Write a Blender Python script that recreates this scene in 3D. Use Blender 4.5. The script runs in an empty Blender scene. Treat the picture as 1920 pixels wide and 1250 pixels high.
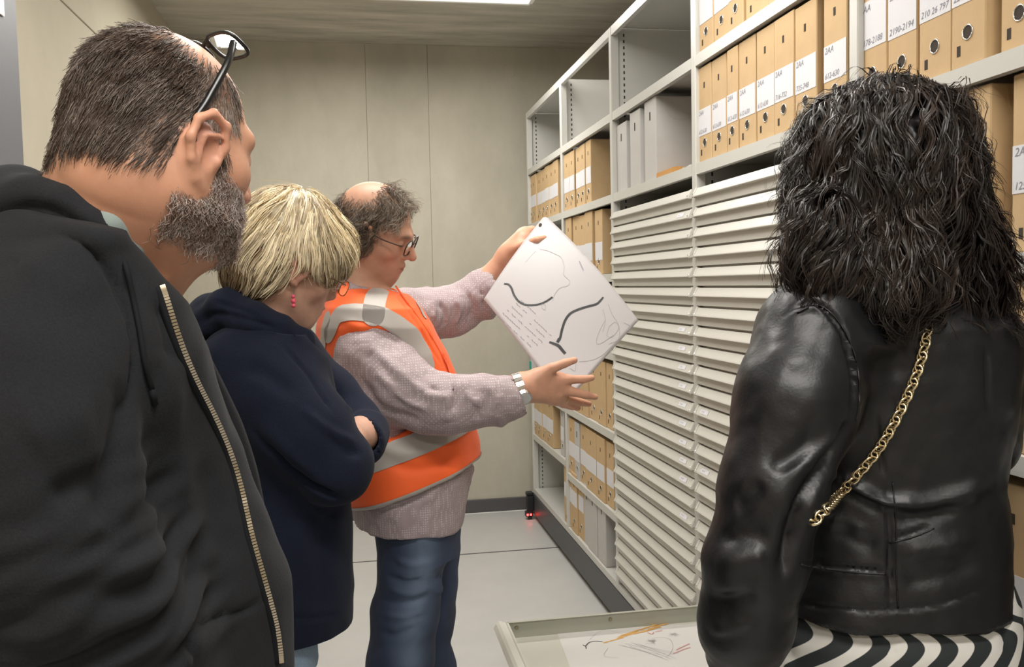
import bpy, math, random
import numpy as np
from mathutils import Matrix, Vector

random.seed(7); RNG = np.random.default_rng(7)
scene = bpy.context.scene
COL = scene.collection

# ------------------------------------------------------------------ camera
FPX, CX, CY, CAM_H = 1650.0, 960.0, 625.0, 1.466
_dY = np.array([(668-CX)/FPX, -(538-CY)/FPX, -1.0]); _dY /= np.linalg.norm(_dY)
_v = np.array([-0.021, 1, 0.0]); _v[2] = -(_v[0]*_dY[0]+_v[1]*_dY[1])/_dY[2]; _v /= np.linalg.norm(_v)
_dX = np.cross(_dY, _v)
CR = np.stack([_dX, _dY, _v])                      # camera axes -> world
CAM = np.array([0, 0, CAM_H])
cam_data = bpy.data.cameras.new('camera'); cam = bpy.data.objects.new('camera', cam_data); COL.objects.link(cam)
cam_data.sensor_fit = 'HORIZONTAL'; cam_data.sensor_width = 36; cam_data.lens = FPX*36/1920; cam_data.clip_start = .02
M4 = Matrix.Identity(4)
for i in range(3):
    for j in range(3): M4[i][j] = CR[i][j]
M4[2][3] = CAM_H
cam.matrix_world = M4
scene.camera = cam

# ------------------------------------------------------------------ world, light, exposure
w = bpy.data.worlds.new('world'); scene.world = w; w.use_nodes = True
w.node_tree.nodes['Background'].inputs[0].default_value = (1, .97, .92, 1)
w.node_tree.nodes['Background'].inputs[1].default_value = 0.35
scene.view_settings.view_transform = 'Standard'; scene.view_settings.look = 'None'
scene.view_settings.gamma = 1; scene.view_settings.use_curve_mapping = False
scene.view_settings.exposure = 0.0
LAMP_POWER = 34.0
LAMPS = [(0.22, 4.27), (0.22, 2.1), (0.22, 0.15), (0.22, -1.8)]     # ceiling luminaires over the aisle
for lx, ly in LAMPS:
    ld = bpy.data.lights.new('luminaire_light', 'AREA'); ld.shape = 'RECTANGLE'; ld.size = 1.3; ld.size_y = .24
    ld.energy = LAMP_POWER; ld.color = (1, .965, .90)
    lo = bpy.data.objects.new('luminaire_light', ld); lo.location = (lx, ly, 2.855); COL.objects.link(lo)

# ------------------------------------------------------------------ pixel helpers
def ray(u, v): return CR @ np.array([(u-CX)/FPX, -(v-CY)/FPX, -1.0])
def PY(u, v, Y): r = ray(u, v); return CAM + r*(Y/r[1])
def PX(u, v, X): r = ray(u, v); return CAM + r*(X/r[0])
def PZ(u, v, Z): r = ray(u, v); return CAM + r*((Z-CAM_H)/r[2])
def proj(p):
    c = (np.atleast_2d(p)-CAM) @ CR
    d = -c[:, 2]
    return CX+FPX*c[:, 0]/d, CY-FPX*c[:, 1]/d, d

# ------------------------------------------------------------------ materials
def mat(name, col, rough=.6, metal=0, spec=.5, bump=None, noise=None, attr=False, emit=None, sheen=0, coat=0, sss=0):
    """bump=(scale, strength[, distance]); noise=(scale, amount, stretch)"""
    m = bpy.data.materials.new(name); m.use_nodes = True
    nt = m.node_tree; N = nt.nodes; L = nt.links; b = N['Principled BSDF']
    c = (*col, 1) if len(col) == 3 else col
    b.inputs['Base Color'].default_value = c
    b.inputs['Roughness'].default_value = rough; b.inputs['Metallic'].default_value = metal
    b.inputs['Specular IOR Level'].default_value = spec
    if sheen: b.inputs['Sheen Weight'].default_value = sheen
    if coat: b.inputs['Coat Weight'].default_value = coat; b.inputs['Coat Roughness'].default_value = .25
    if sss:
        b.inputs['Subsurface Weight'].default_value = sss
        b.inputs['Subsurface Radius'].default_value = (.012, .005, .003); b.inputs['Subsurface Scale'].default_value = 1
    if emit:
        b.inputs['Emission Color'].default_value = (*emit[0], 1); b.inputs['Emission Strength'].default_value = emit[1]
    tc = N.new('ShaderNodeTexCoord')
    src = None
    if attr:
        a = N.new('ShaderNodeAttribute'); a.attribute_name = 'col'; src = a.outputs['Color']
    if noise:
        sc, am = noise[0], noise[1]
        mp = N.new('ShaderNodeMapping'); L.new(tc.outputs['Object'], mp.inputs[0])
        if len(noise) > 2: mp.inputs['Scale'].default_value = noise[2]
        n = N.new('ShaderNodeTexNoise'); n.inputs['Scale'].default_value = sc; n.inputs['Detail'].default_value = 6; n.inputs['Roughness'].default_value = .65
        L.new(mp.outputs[0], n.inputs['Vector'])
        r = N.new('ShaderNodeMapRange'); r.inputs[1].default_value = .3; r.inputs[2].default_value = .7
        r.inputs[3].default_value = 1-am; r.inputs[4].default_value = 1+am
        L.new(n.outputs[0], r.inputs[0])
        mx = N.new('ShaderNodeVectorMath'); mx.operation = 'SCALE'
        if src: L.new(src, mx.inputs[0])
        else: mx.inputs[0].default_value = c[:3]
        L.new(r.outputs[0], mx.inputs['Scale']); src = mx.outputs[0]
    if src: L.new(src, b.inputs['Base Color'])
    if bump:
        n = N.new('ShaderNodeTexNoise'); n.inputs['Scale'].default_value = bump[0]; n.inputs['Detail'].default_value = 4
        L.new(tc.outputs['Object'], n.inputs['Vector'])
        bp = N.new('ShaderNodeBump'); bp.inputs['Strength'].default_value = bump[1]; bp.inputs['Distance'].default_value = bump[2] if len(bump) > 2 else .002
        L.new(n.outputs[0], bp.inputs['Height']); L.new(bp.outputs[0], b.inputs['Normal'])
    return m

# ------------------------------------------------------------------ objects
def tag(o, label=None, cat=None, group=None, kind=None):
    if label: o['label'] = label
    if cat: o['category'] = cat
    if group: o['group'] = group
    if kind: o['kind'] = kind
    return o
def link(name, me, m=None, parent=None):
    o = bpy.data.objects.new(name, me); COL.objects.link(o)
    if m is not None and me is not None and not me.materials: me.materials.append(m)
    if parent is not None:
        o.parent = parent
    return o
def empty(name, loc=(0, 0, 0)):
    o = bpy.data.objects.new(name, None); o.location = loc; COL.objects.link(o); o.empty_display_size = .05
    return o
def mesh_np(name, V, F, smooth=False, cols=None):
    """V (n,3); F (m,k) ndarray with constant k, or list of lists"""
    me = bpy.data.meshes.new(name)
    V = np.asarray(V, np.float32)
    if isinstance(F, np.ndarray):
        k = F.shape[1]
        me.vertices.add(len(V)); me.vertices.foreach_set('co', V.ravel())
        me.loops.add(F.size); me.loops.foreach_set('vertex_index', F.astype(np.int32).ravel())
        me.polygons.add(len(F)); me.polygons.foreach_set('loop_start', np.arange(0, F.size, k, dtype=np.int32))
        me.update(calc_edges=True)
    else:
        me.from_pydata([tuple(map(float, v)) for v in V], [], [list(f) for f in F]); me.update()
    if smooth: me.polygons.foreach_set('use_smooth', np.ones(len(me.polygons), bool))
    if cols is not None:
        a = me.color_attributes.new('col', 'FLOAT_COLOR', 'POINT')
        c = np.ones((len(V), 4), np.float32); c[:, :3] = cols; a.data.foreach_set('color', c.ravel())
    return me
class MB:
    """collects simple shapes into one mesh"""
    def __init__(s): s.V = []; s.F = []
    def add(s, V, F):
        o = len(s.V); s.V += [tuple(v) for v in V]; s.F += [tuple(i+o for i in f) for f in F]; return s
    def box(s, x0, x1, y0, y1, z0, z1):
        V = [(x, y, z) for x in (x0, x1) for y in (y0, y1) for z in (z0, z1)]
        return s.add(V, [(0, 1, 3, 2), (4, 6, 7, 5), (0, 4, 5, 1), (2, 3, 7, 6), (0, 2, 6, 4), (1, 5, 7, 3)])
    def bbox(s, x0, x1, y0, y1, z0, z1, b):
        """box with chamfered edges"""
        c = ((x0+x1)/2, (y0+y1)/2, (z0+z1)/2); h = ((x1-x0)/2, (y1-y0)/2, (z1-z0)/2)
        V = []; idx = {}
        for sx in (-1, 1):
            for sy in (-1, 1):
                for sz in (-1, 1):
                    for ax in range(3):
                        q = [h[i]-(b if i != ax else 0) for i in range(3)]
                        idx[(sx, sy, sz, ax)] = len(V)
                        V.append((c[0]+sx*q[0], c[1]+sy*q[1], c[2]+sz*q[2]))
        F = []
        for ax in range(3):
            o = [i for i in range(3) if i != ax]
            for sg in (-1, 1):
                q = []
                for a, d in ((-1, -1), (1, -1), (1, 1), (-1, 1)):
                    k = [0, 0, 0]; k[ax] = sg; k[o[0]] = a; k[o[1]] = d; q.append(idx[(*k, ax)])
                if (sg > 0) ^ (ax == 1): F.append(q)
                else: F.append(q[::-1])
        for ax in range(3):
            o = [i for i in range(3) if i != ax]
            for a in (-1, 1):
                for d in (-1, 1):
                    q = []
                    for sg, face in ((-1, o[0]), (1, o[0]), (1, o[1]), (-1, o[1])):
                        k = [0, 0, 0]; k[ax] = sg; k[o[0]] = a; k[o[1]] = d; q.append(idx[(*k, face)])
                    F.append(q)
        for sx in (-1, 1):
            for sy in (-1, 1):
                for sz in (-1, 1): F.append([idx[(sx, sy, sz, ax)] for ax in range(3)])
        return s.add(V, F)
    def prism(s, prof, y0, y1):
        """profile in xz, extruded along y"""
        n = len(prof)
        V = [(x, y0, z) for x, z in prof]+[(x, y1, z) for x, z in prof]
        F = [(i, (i+1) % n, n+(i+1) % n, n+i) for i in range(n)]+[tuple(range(n))[::-1], tuple(range(n, 2*n))]
        return s.add(V, F)
    def tube(s, pts, r, n=8, closed=False):
        V, F = tube_np(np.asarray(pts, float), r, n, closed); return s.add(V, F)
    def mesh(s, name, smooth=False, fix=True):
        me = bpy.data.meshes.new(name); me.from_pydata([tuple(map(float, v)) for v in s.V], [], s.F)
        if fix:
            import bmesh
            bm = bmesh.new(); bm.from_mesh(me); bmesh.ops.recalc_face_normals(bm, faces=bm.faces); bm.to_mesh(me); bm.free()
        if smooth: me.polygons.foreach_set('use_smooth', np.ones(len(me.polygons), bool))
        me.update(); return me
    def build(s, name, m, parent=None, smooth=False): return link(name, s.mesh(name, smooth), m, parent)
def tube_np(P, r, n=8, closed=False):
    P = np.asarray(P, float); k = len(P); r = np.broadcast_to(r, (k,))
    T = (np.roll(P, -1, 0)-np.roll(P, 1, 0)) if closed else np.gradient(P, axis=0)
    T /= np.linalg.norm(T, axis=1)[:, None]+1e-12
    V = []; up = np.array([0, 0, 1.0])
    if abs(T[0] @ up) > .9: up = np.array([1.0, 0, 0])
    for i in range(k):
        a = np.cross(T[i], up); a /= np.linalg.norm(a)+1e-12; b = np.cross(a, T[i]); up = b
        for j in range(n):
            t = 2*math.pi*j/n; V.append(P[i]+r[i]*(math.cos(t)*a+math.sin(t)*b))
    F = []
    for i in range(k if closed else k-1):
        i2 = (i+1) % k
        for j in range(n): F.append((i*n+j, i*n+(j+1) % n, i2*n+(j+1) % n, i2*n+j))
    if not closed: F += [tuple(range(n))[::-1], tuple(range((k-1)*n, k*n))]
    return V, F
def spline(P, n=8):
    """Catmull-Rom through points (any dimension)"""
    P = np.asarray(P, float); Q = np.vstack([2*P[0]-P[1], P, 2*P[-1]-P[-2]]); out = []
    for i in range(1, len(Q)-2):
        for t in np.linspace(0, 1, n, endpoint=False):
            a, b, c, d = Q[i-1], Q[i], Q[i+1], Q[i+2]
            out.append(.5*((2*b)+(-a+c)*t+(2*a-5*b+4*c-d)*t*t+(-a+3*b-3*c+d)*t**3))
    out.append(P[-1]); return np.array(out)
_txt = {}
def text_mesh(s, size=.02):
    """the characters as flat mesh, in local x (right), y (up)"""
    if (s, size) in _txt: return _txt[(s, size)]
    cu = bpy.data.curves.new('t', 'FONT'); cu.body = s; cu.size = size; cu.shear = .2; cu.resolution_u = 2
    o = bpy.data.objects.new('t', cu); COL.objects.link(o)
    dg = bpy.context.evaluated_depsgraph_get(); dg.update()
    me = bpy.data.meshes.new_from_object(o.evaluated_get(dg)); me.name = 'writing'
    bpy.data.objects.remove(o); _txt[(s, size)] = me
    return me
# ================================================================== the room
A = 1.05                                                  # plane of the shelving fronts
YB, ZC, XL = 5.55, 2.955, -1.0
M_back = mat('concrete_wall', (.47, .44, .365), .85, noise=(2.2, .13, (1, 1, .55)), bump=(60, .25, .003))
M_left = mat('concrete_wall_pale', (.52, .475, .375), .85, noise=(2.0, .07), bump=(60, .2, .003))
M_ceil = mat('concrete_ceiling', (.47, .445, .385), .85, noise=(3.0, .28, (.5, 3, 1)), bump=(40, .4, .004))
M_floor = mat('grey_linoleum', (.50, .495, .485), .42, noise=(3, .05), bump=(150, .05, .001))
M_base = mat('dark_skirting', (.085, .08, .085), .5)
M_seam = mat('floor_rail', (.12, .12, .125), .4, metal=.4)
M_white = mat('white_enamel', (.80, .80, .78), .4)
M_glow = mat('lamp_diffuser', (1, 1, 1), .5, emit=((1, .98, .94), 6.0))
M_greysteel = mat('grey_panel', (.115, .118, .13), .5, noise=(300, .05))

o = MB().box(-1.6, 2.3, -3.2, YB+.12, -.1, 0).build('floor', M_floor); tag(o, kind='structure')
for y in (4.70,):
    r = MB().box(XL, A+.03, y-.006, y+.006, -.004, .0012).build('floor_rail', M_seam, o)
r = MB().box(XL, A+.03, 2.72-.006, 2.72+.006, -.004, .0012).build('floor_rail', M_seam, o)
o = MB().box(-1.6, 2.3, -3.2, YB+.12, ZC, ZC+.12).build('ceiling', M_ceil); tag(o, kind='structure')
# back wall: cast panels with hairline joints between them
o = MB().box(-1.6, 2.3, YB+.012, YB+.2, 0, ZC).build('wall_back', M_back); tag(o, kind='structure')
xs = [-1.6, PY(690, 300, YB)[0], PY(806, 300, YB)[0], 2.3]
for x0, x1 in zip(xs[:-1], xs[1:]):
    MB().bbox(x0+.0006, x1-.0006, YB, YB+.02, .0, ZC, .0012).build('concrete_panel', M_back, o)
p = PY(955, 133, YB)
V, F = tube_np([p+[0, .004, 0], p+[0, -.0025, 0]], [.042, .040], 24)
plug = link('tie_hole_plug', mesh_np('tie_hole_plug', np.array(V), [tuple(f) for f in F]), M_back, o)
# left wall: lower and upper cast lifts
o = MB().box(XL-.2, XL-.012, -3.2, YB, 0, ZC).build('wall_left', M_left); tag(o, kind='structure')
zj = CAM_H+(1-((538-25)/(538-25)))  # joint height from the line towards the vanishing point
pj = PX(139, 25, XL); zj = pj[2]
MB().bbox(XL-.02, XL, -3.2, YB, 0, zj-.001, .002).build('concrete_panel', M_left, o)
MB().bbox(XL-.02, XL+.004, -3.2, YB, zj+.001, ZC, .002).build('concrete_panel', M_left, o)
o = MB().box(2.2, 2.3, -3.2, YB, 0, ZC).build('wall_right', M_left); tag(o, kind='structure')
o = MB().box(-1.6, 2.3, -3.3, -3.2, 0, ZC).build('wall_front', M_left); tag(o, kind='structure')
b = MB().bbox(XL, 2.2, YB-.014, YB+.002, 0, .088, .003); o = b.build('baseboard_back', M_base); tag(o, kind='structure')
b = MB().box(XL, 2.2, YB-.018, YB-.002, 0, .004); b.build('sealant_bead', M_white, o)
b = MB().bbox(XL, XL+.014, -3.2, YB-.014, 0, .088, .003); o = b.build('baseboard_left', M_base); tag(o, kind='structure')

# ceiling luminaires
LNAMES = ['long white ceiling luminaire closest to the back wall', 'long white ceiling luminaire above the man in the orange vest',
          'long white ceiling luminaire above the bearded man', 'long white ceiling luminaire farthest from the back wall']
for (lx, ly), nm in zip(LAMPS, LNAMES):
    e = empty('ceiling_luminaire', (lx, ly, ZC)); tag(e, nm, 'ceiling light', 'luminaires over the aisle')
    L2, W2 = .68, .14
    h = MB(); h.bbox(-L2, L2, -W2, W2, -.07, 0, .006); h.build('housing', M_white, e)
    f = MB()
    for s in (-1, 1):
        f.bbox(-L2, L2, s*W2-.012, s*W2+.012, -.096, -.0705, .003); f.bbox(s*L2-.012, s*L2+.012, -W2+.013, W2-.013, -.096, -.0705, .003)
    f.build('rim', M_white, e)
    d = MB(); d.box(-L2+.013, L2-.013, -W2+.013, W2-.013, -.082, -.0715); d.build('diffuser', M_glow, e)

# tall grey cabinet along the left wall
gx = PX(30, 200, -.75)
e = empty('tall_cabinet', (-.86, 1.9, 0)); tag(e, 'tall plain grey steel cabinet against the pale concrete wall', 'cabinet')
c = PY(39, 180, 2.2)
MB().bbox(XL+.016-(-.86), c[0]+.86, -.55, .3, .02, 2.45, .003).build('body', M_greysteel, e)
MB().bbox(XL+.03+.86, c[0]+.86-.01, -.53, .28, 0, .0195, .002).build('plinth', M_base, e)
lb = PX(3, 5, c[0])
MB().bbox(c[0]+.86+.0005, c[0]+.86+.004, lb[1]-1.9-.02, lb[1]-1.9+.003, lb[2]-.03, lb[2]+.06, .001).build('label_holder', M_white, e)
# ================================================================== mobile shelving and boxes
M_shelf = mat('light_grey_enamel', (.53, .525, .495), .38)
M_shelf_in = M_shelf
M_hole = mat('dark_perforation', (.02, .02, .02), .9)
M_plinth = mat('charcoal_plinth', (.055, .057, .062), .45)
M_drawer = mat('warm_grey_enamel', (.54, .525, .48), .36)
M_board = mat('brown_archive_board', (.50, .345, .185), .8, noise=(14, .05), bump=(300, .08, .001))
M_board2 = mat('pale_archive_board', (.46, .445, .425), .8, noise=(10, .04))
M_boardin = mat('dark_board_hole', (.035, .026, .018), .9)
M_paper = mat('white_label_paper', (.62, .62, .65), .8)
M_ink = mat('pencil_ink', (.22, .22, .26), .8)
M_ring = mat('steel_ring', (.72, .70, .66), .25, metal=1)
PITCH, Y_FAR = .8972, 5.325
UPR = [Y_FAR-PITCH*i for i in range(7)]                  # uprights, from the far end towards and past the camera
DEP = .42
e = empty('mobile_shelving', (A+DEP/2, 3, 0)); tag(e, 'long light grey steel mobile shelving unit filled with archive boxes', 'shelving'); SH = e
def sub(ob, parent):
    ob.parent = parent; ob.matrix_parent_inverse = Matrix.Translation(-Vector(parent.location)); return ob
def shpart(mb, name, m, parent=None, root=None):
    o = mb.build(name, m); sub(o, root or SH) if parent is None else setattr(o, 'parent', parent)
    return o
TOPZ = CAM_H+1.107*.9375
FLOORPL = CAM_H-1.393*.9375
for i, y in enumerate(UPR):
    up = shpart(MB().bbox(A, A+.034, y-.017, y+.017, FLOORPL+.001, TOPZ, .003), 'upright', M_shelf)
    sp = shpart(MB().box(A+.034, A+DEP, y-.004, y+.004, FLOORPL+.002, TOPZ-.004), 'side_panel', M_shelf)
    ho = MB()
    if i < 5:
        z = FLOORPL+.03
        while z < TOPZ-.03:
            ho.box(A+.056, A+.062, y-.0046, y-.0041, z, z+.012); z += .025
        h = ho.build('perforation_row', M_hole); h.parent = sp; tag(h, kind='stuff')
shpart(MB().bbox(A-.004, A+DEP, UPR[-1]-.03, Y_FAR+.03, .03, FLOORPL-.001, .003), 'plinth', M_plinth)
# header rail and shelves: levels in metres
LV = [CAM_H+z*.9375 for z in (.738, .385, .036, -.316, -.682, -1.05)]
SHT = .034
def shelf(y0, y1, z, lip=SHT, front=A+.001):
    """top surface at z; folded front lip"""
    t = .004
    prof = [(front, z), (front, z-lip), (front+.018, z-lip), (front+.018, z-lip+t), (front+t, z-lip+t), (front+t, z-t), (A+DEP-.004, z-t), (A+DEP-.004, z)]
    return shpart(MB().prism(prof, y0+.018, y1-.018), 'shelf', M_shelf)
for i in range(len(UPR)-1):
    y1, y0 = UPR[i], UPR[i+1]
    if i == 1:        # open topped bay: only a header rail and rear stretcher
        shpart(MB().bbox(A+.001, A+.02, y0+.018, y1-.018, TOPZ-.036, TOPZ, .002), 'header_rail', M_shelf)
        shpart(MB().bbox(A+DEP-.03, A+DEP-.004, y0+.018, y1-.018, TOPZ-.10, TOPZ-.06, .002), 'rear_stretcher', M_shelf)
    else: shelf(y0, y1, TOPZ-.002, .036)
    lv = LV if i != 0 else [*LV[:4], LV[4]+.0, CAM_H-.99*.9375]
    if i in (2, 3): lv = LV[:2]
    for z in lv: shelf(y0, y1, z)
    shelf(y0, y1, FLOORPL+.033, .03)
    shpart(MB().box(A+DEP-.003, A+DEP, y0+.0045, y1-.0045, FLOORPL+.002, TOPZ-(.1 if i == 1 else .004)), 'back_panel', M_shelf)

# --- archive boxes
BW = {}
bx_count = 0
WR = ['2AA', '2AA', '2AA', 'LAA']
def arch_box(y0, y1, z, label, group, hgt=.287, kind='brown', front=None, lab=(.44, .72), ring=True, slot=True, text=None, big=False, depth=.36):
    """standing archive box: front (spine) faces -x"""
    global bx_count
    bx_count += 1
    fx = A+.012+RNG.uniform(-.004, .006) if front is None else front
    hgt = hgt+RNG.uniform(-.004, .003)
    lo, hi = min(y0, y1)+.0008, max(y0, y1)-.0008
    wdt = hi-lo; yc = (lo+hi)/2
    m = M_board if kind == 'brown' else M_board2
    mb = MB(); mb.bbox(0, depth, -wdt/2, wdt/2, 0, hgt, .0022)
    o = link('archive_box', mb.mesh('archive_box'), m); o.location = (fx, yc, z+.0005)
    tag(o, label, 'box', group)
    # lid flap folded over the near side
    fl = MB(); pts = [(.03, hgt-.004)]+[(.03+.05*(1-math.cos(t)), hgt-.004-.08*math.sin(t)) for t in np.linspace(0, 1.35, 6)]+[(depth-.01, hgt-.085), (depth-.01, hgt-.004)]
    n = len(pts); V = [(x, -wdt/2-.0012, zz) for x, zz in pts]+[(x, -wdt/2+.0002, zz) for x, zz in pts]
    fl.add(V, [tuple(range(n)), tuple(range(n, 2*n))[::-1]]+[(i, n+i, n+(i+1) % n, (i+1) % n) for i in range(n)])
    fo = fl.build('lid_flap', m, o)
    if lab:
        z1, z0 = hgt*(1-lab[0]), hgt*(1-lab[1]); lw = wdt*.96/2
        l = MB().box(-.0008, 0, -lw, lw, z0, z1).build('label', M_paper, o)
        if text:
            for s, zz, sz in text:
                me = text_mesh(s, sz); t = link('writing', me, M_ink, l)
                xs = [v.co.x for v in me.vertices]; ww = max(xs)-min(xs); k = min(1, 1.8*lw/ww) if ww else 1
                t.scale = (k, k, k)
                t.matrix_local = Matrix.Translation((-.0012, lw*.9, z0+(z1-z0)*zz)) @ Matrix(((0, 0, -1, 0), (-1, 0, 0, 0), (0, 1, 0, 0), (0, 0, 0, 1))) @ Matrix.Scale(k, 4)
    if ring:
        r = min(.0125, wdt*.22); zc = hgt*.20
        T = np.linspace(0, 2*math.pi, 17)[:-1]
        V, F = tube_np([(-.0006, r*math.cos(t), zc+r*math.sin(t)) for t in T], .0013, 6, True)
        link('finger_ring', mesh_np('finger_ring', V, [tuple(f) for f in F], True), M_ring, o)
        V = [(-.0005, .93*r*math.cos(t), zc+.93*r*math.sin(t)) for t in T]
        link('finger_hole', mesh_np('finger_hole', V, [tuple(range(16))[::-1]]), M_boardin, o)
    if slot:
        sw = min(.0045, wdt*.1)
        if kind == 'brown':
            for yy, zz in ((wdt*.02, hgt*.80), (wdt*.27, hgt*.105)):
                MB().box(-.0005, .001, yy-sw, yy+sw, zz-.009, zz+.009).build('slot', M_boardin, o)
        else: MB().box(-.0005, .001, -.006, .006, hgt*.74, hgt*.74+.03).build('slot', M_boardin, o)
    return o
ORD = ['first', 'second', 'third', 'fourth', 'fifth', 'sixth', 'seventh', 'eighth']
def row(bounds, v, z, label, group, **k):
    for bi_, b in enumerate(bounds):
        u0, u1 = b[0], b[1]; kk = dict(k)
        kk['label'] = '%s box from the far upright, %s' % (ORD[bi_], label)
        if len(b) > 2: kk.update(b[2])
        arch_box(PX(u0, v, A+.012)[1], PX(u1, v, A+.012)[1], z, kk.pop('label', label), kk.pop('group', group), **kk)
# writing seen on the spines
def wr(a, b): return [(a, .78, .020), (b, .08, .018)]
BE = 'brown archive box with a pencilled label on the shelf behind the dark-haired woman'
# nearest bay
row([(1608.6, 1661, dict(text=wr('2AA', '2178-2188'))), (1661, 1716.6, dict(text=wr('2AA', '2190-2194'))), (1724, 1785.4, dict(text=wr('2AA', '210 26 797'))),
     (1787, 1852, dict(text=wr('2AA', '2200-2209'))), (1871.6, 1945, dict(text=wr('2AA', '2210-2216')))], 60, LV[1],
    'brown with pencilled label, above the dark-haired woman', 'boxes above the dark-haired woman', lab=(.28, .62))
row([(1700, 1737), (1740, 1784.6), (1789, 1856.6, dict(text=wr('2AA', 'Samengesteld'))), (1891, 1975, dict(text=wr('2AA', '1259-1266')))], 300, LV[2],
    'brown, level with the dark-haired woman\'s hair', 'boxes beside the dark-haired woman\'s hair', lab=(.40, .67))
row([(1700, 1770), (1772, 1845), (1848, 1960)], 650, LV[3], 'brown, behind the black leather jacket shoulder', 'boxes behind the leather jacket shoulder', lab=(.56, .86), ring=False, slot=False)
row([(1740, 1840), (1842, 1965, dict(text=wr('2AA', '1269-1273')))], 1050, LV[4], 'brown, behind the black leather jacket waist', 'boxes behind the leather jacket waist', lab=(.52, .80))
# bay with the pulled-out drawer
row([(1310, 1335.7), (1338, 1367), (1368, 1396), (1396.5, 1440, dict(lab=None)), (1441, 1490), (1491, 1540), (1542, 1586)], 60, LV[0],
    'brown, topmost filled shelf over the drawers', 'boxes on the topmost filled shelf', lab=(.30, .70))
row([(1308.5, 1333), (1333.5, 1360.5), (1365, 1385), (1385, 1416.5), (1419, 1453), (1454, 1491, dict(text=wr('2AA', '716-732'))), (1491, 1532, dict(text=wr('2AA', '735-748'))), (1541, 1585)], 200, LV[1],
    'brown with white label, just above the drawers', 'boxes just above the drawers', text=wr('2AA', '612-630'))
# bay with white boxes
WB = 'white with square slot, above the closed drawers'
row([(1152.5, 1172, dict(hgt=.272)), (1180, 1199, dict(hgt=.285)), (1207, 1228.5, dict(hgt=.297))], 250, LV[1], WB, 'white boxes above the closed drawers', kind='white', lab=None, ring=False)
# far bays
FB = 'brown, '
row([(1058, 1068), (1068, 1077), (1078, 1087), (1087, 1096), (1096.7, 1106.7)], 350, LV[1], FB+'second row below the open top', 'far boxes, second row, open-topped bay', lab=(.42, .68))
row([(1061.6, 1072), (1072.5, 1085), (1085, 1097), (1097.5, 1111.5), (1115, 1129)], 450, LV[2], FB+'beside the top edge of the held drawing', 'far boxes beside the drawing', lab=(.5, .78))
row([(1064, 1076), (1076, 1090), (1090, 1104), (1104, 1119), (1121, 1136)], 580, LV[3], FB+'right behind the held drawing', 'far boxes behind the drawing')
row([(1062, 1075), (1075, 1089), (1089, 1103), (1103, 1119.5), (1119.5, 1134.6), (1135, 1147)], 720, LV[4], FB+'behind the hand with the watch', 'far boxes behind the hand', lab=None)
row([(1063.6, 1077.7), (1077.7, 1086.5, dict(kind='white', label='white archive box among brown ones, second shelf from the floor')), (1087, 1098), (1099, 1119), (1120, 1134.5), (1135, 1148.5)], 840, LV[5],
    FB+'second shelf from the floor', 'far boxes, second shelf from the floor', lab=(.42, .68))
row([(1059, 1073.8), (1073.8, 1084), (1084, 1094), (1094.6, 1104, dict(kind='white', label='first white archive box on the bottom shelf, counted from the brown ones', group='white boxes on the bottom shelf', lab=None, ring=False)),
     (1104, 1120, dict(kind='white', label='second white archive box on the bottom shelf, counted from the brown ones', group='white boxes on the bottom shelf', lab=None, ring=False)),
     (1121.5, 1136.5, dict(kind='white', label='third white archive box on the bottom shelf, counted from the brown ones', group='white boxes on the bottom shelf', lab=None, ring=False))], 990, FLOORPL+.033,
    'brown, standing on the bottom shelf', 'brown boxes on the bottom shelf', hgt=.305, lab=(.3, .55))
row([(992.8, 996), (996.2, 1005), (1005.3, 1013), (1013, 1020.7), (1021, 1029), (1029, 1037), (1037, 1046)], 350, LV[1], FB+'in the end bay below the empty compartment', 'far boxes in the end bay', lab=(.42, .66))
row([(1001, 1009), (1009, 1017), (1017, 1024.5), (1025, 1037.5), (1050, 1056, dict(kind='white', label='thin white archive box beside brown ones in the end bay'))], 790, CAM_H-.99*.9375,
    'brown, end bay over the empty bottom compartment', 'end bay boxes over the empty compartment', lab=(.45, .72))
# loose envelope and wrapping on the white boxes' shelf
M_env = mat('orange_brown_envelope', (.50, .25, .07), .6)
e = MB(); y0, y1 = PX(1233, 315, A+.02)[1], PX(1263, 305, A+.02)[1]
prof = [(0, 0), (.16, 0), (.16, .012), (.02, .024), (0, .020)]
e.prism(prof, y1, y0); eo = e.build('brown_envelope', M_env); eo.location = (A+.015, 0, LV[1]+.001)
tag(eo, 'orange-brown padded envelope lying beside the white archive boxes', 'envelope')
M_wrap = mat('clear_wrap', (.62, .60, .58), .15)
y0, y1 = PX(1264, 300, A+.02)[1], PX(1290, 300, A+.02)[1]
w0 = MB(); N = 10
V = []; F = []
for i in range(N):
    for j in range(N):
        V.append((A+.02+.2*i/(N-1), y1+(y0-y1)*j/(N-1), LV[1]+.002+(.02+.012*math.sin(i*2.1+j*1.7))*math.sin(math.pi*i/(N-1))**.5*math.sin(math.pi*j/(N-1))**.5))
for i in range(N-1):
    for j in range(N-1): F.append((i*N+j, i*N+j+1, (i+1)*N+j+1, (i+1)*N+j))
w0.add(V, F); wo = w0.build('plastic_wrap', M_wrap, None, True); tag(wo, 'crumpled pale plastic wrap beside the brown envelope', 'wrapping')

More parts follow.
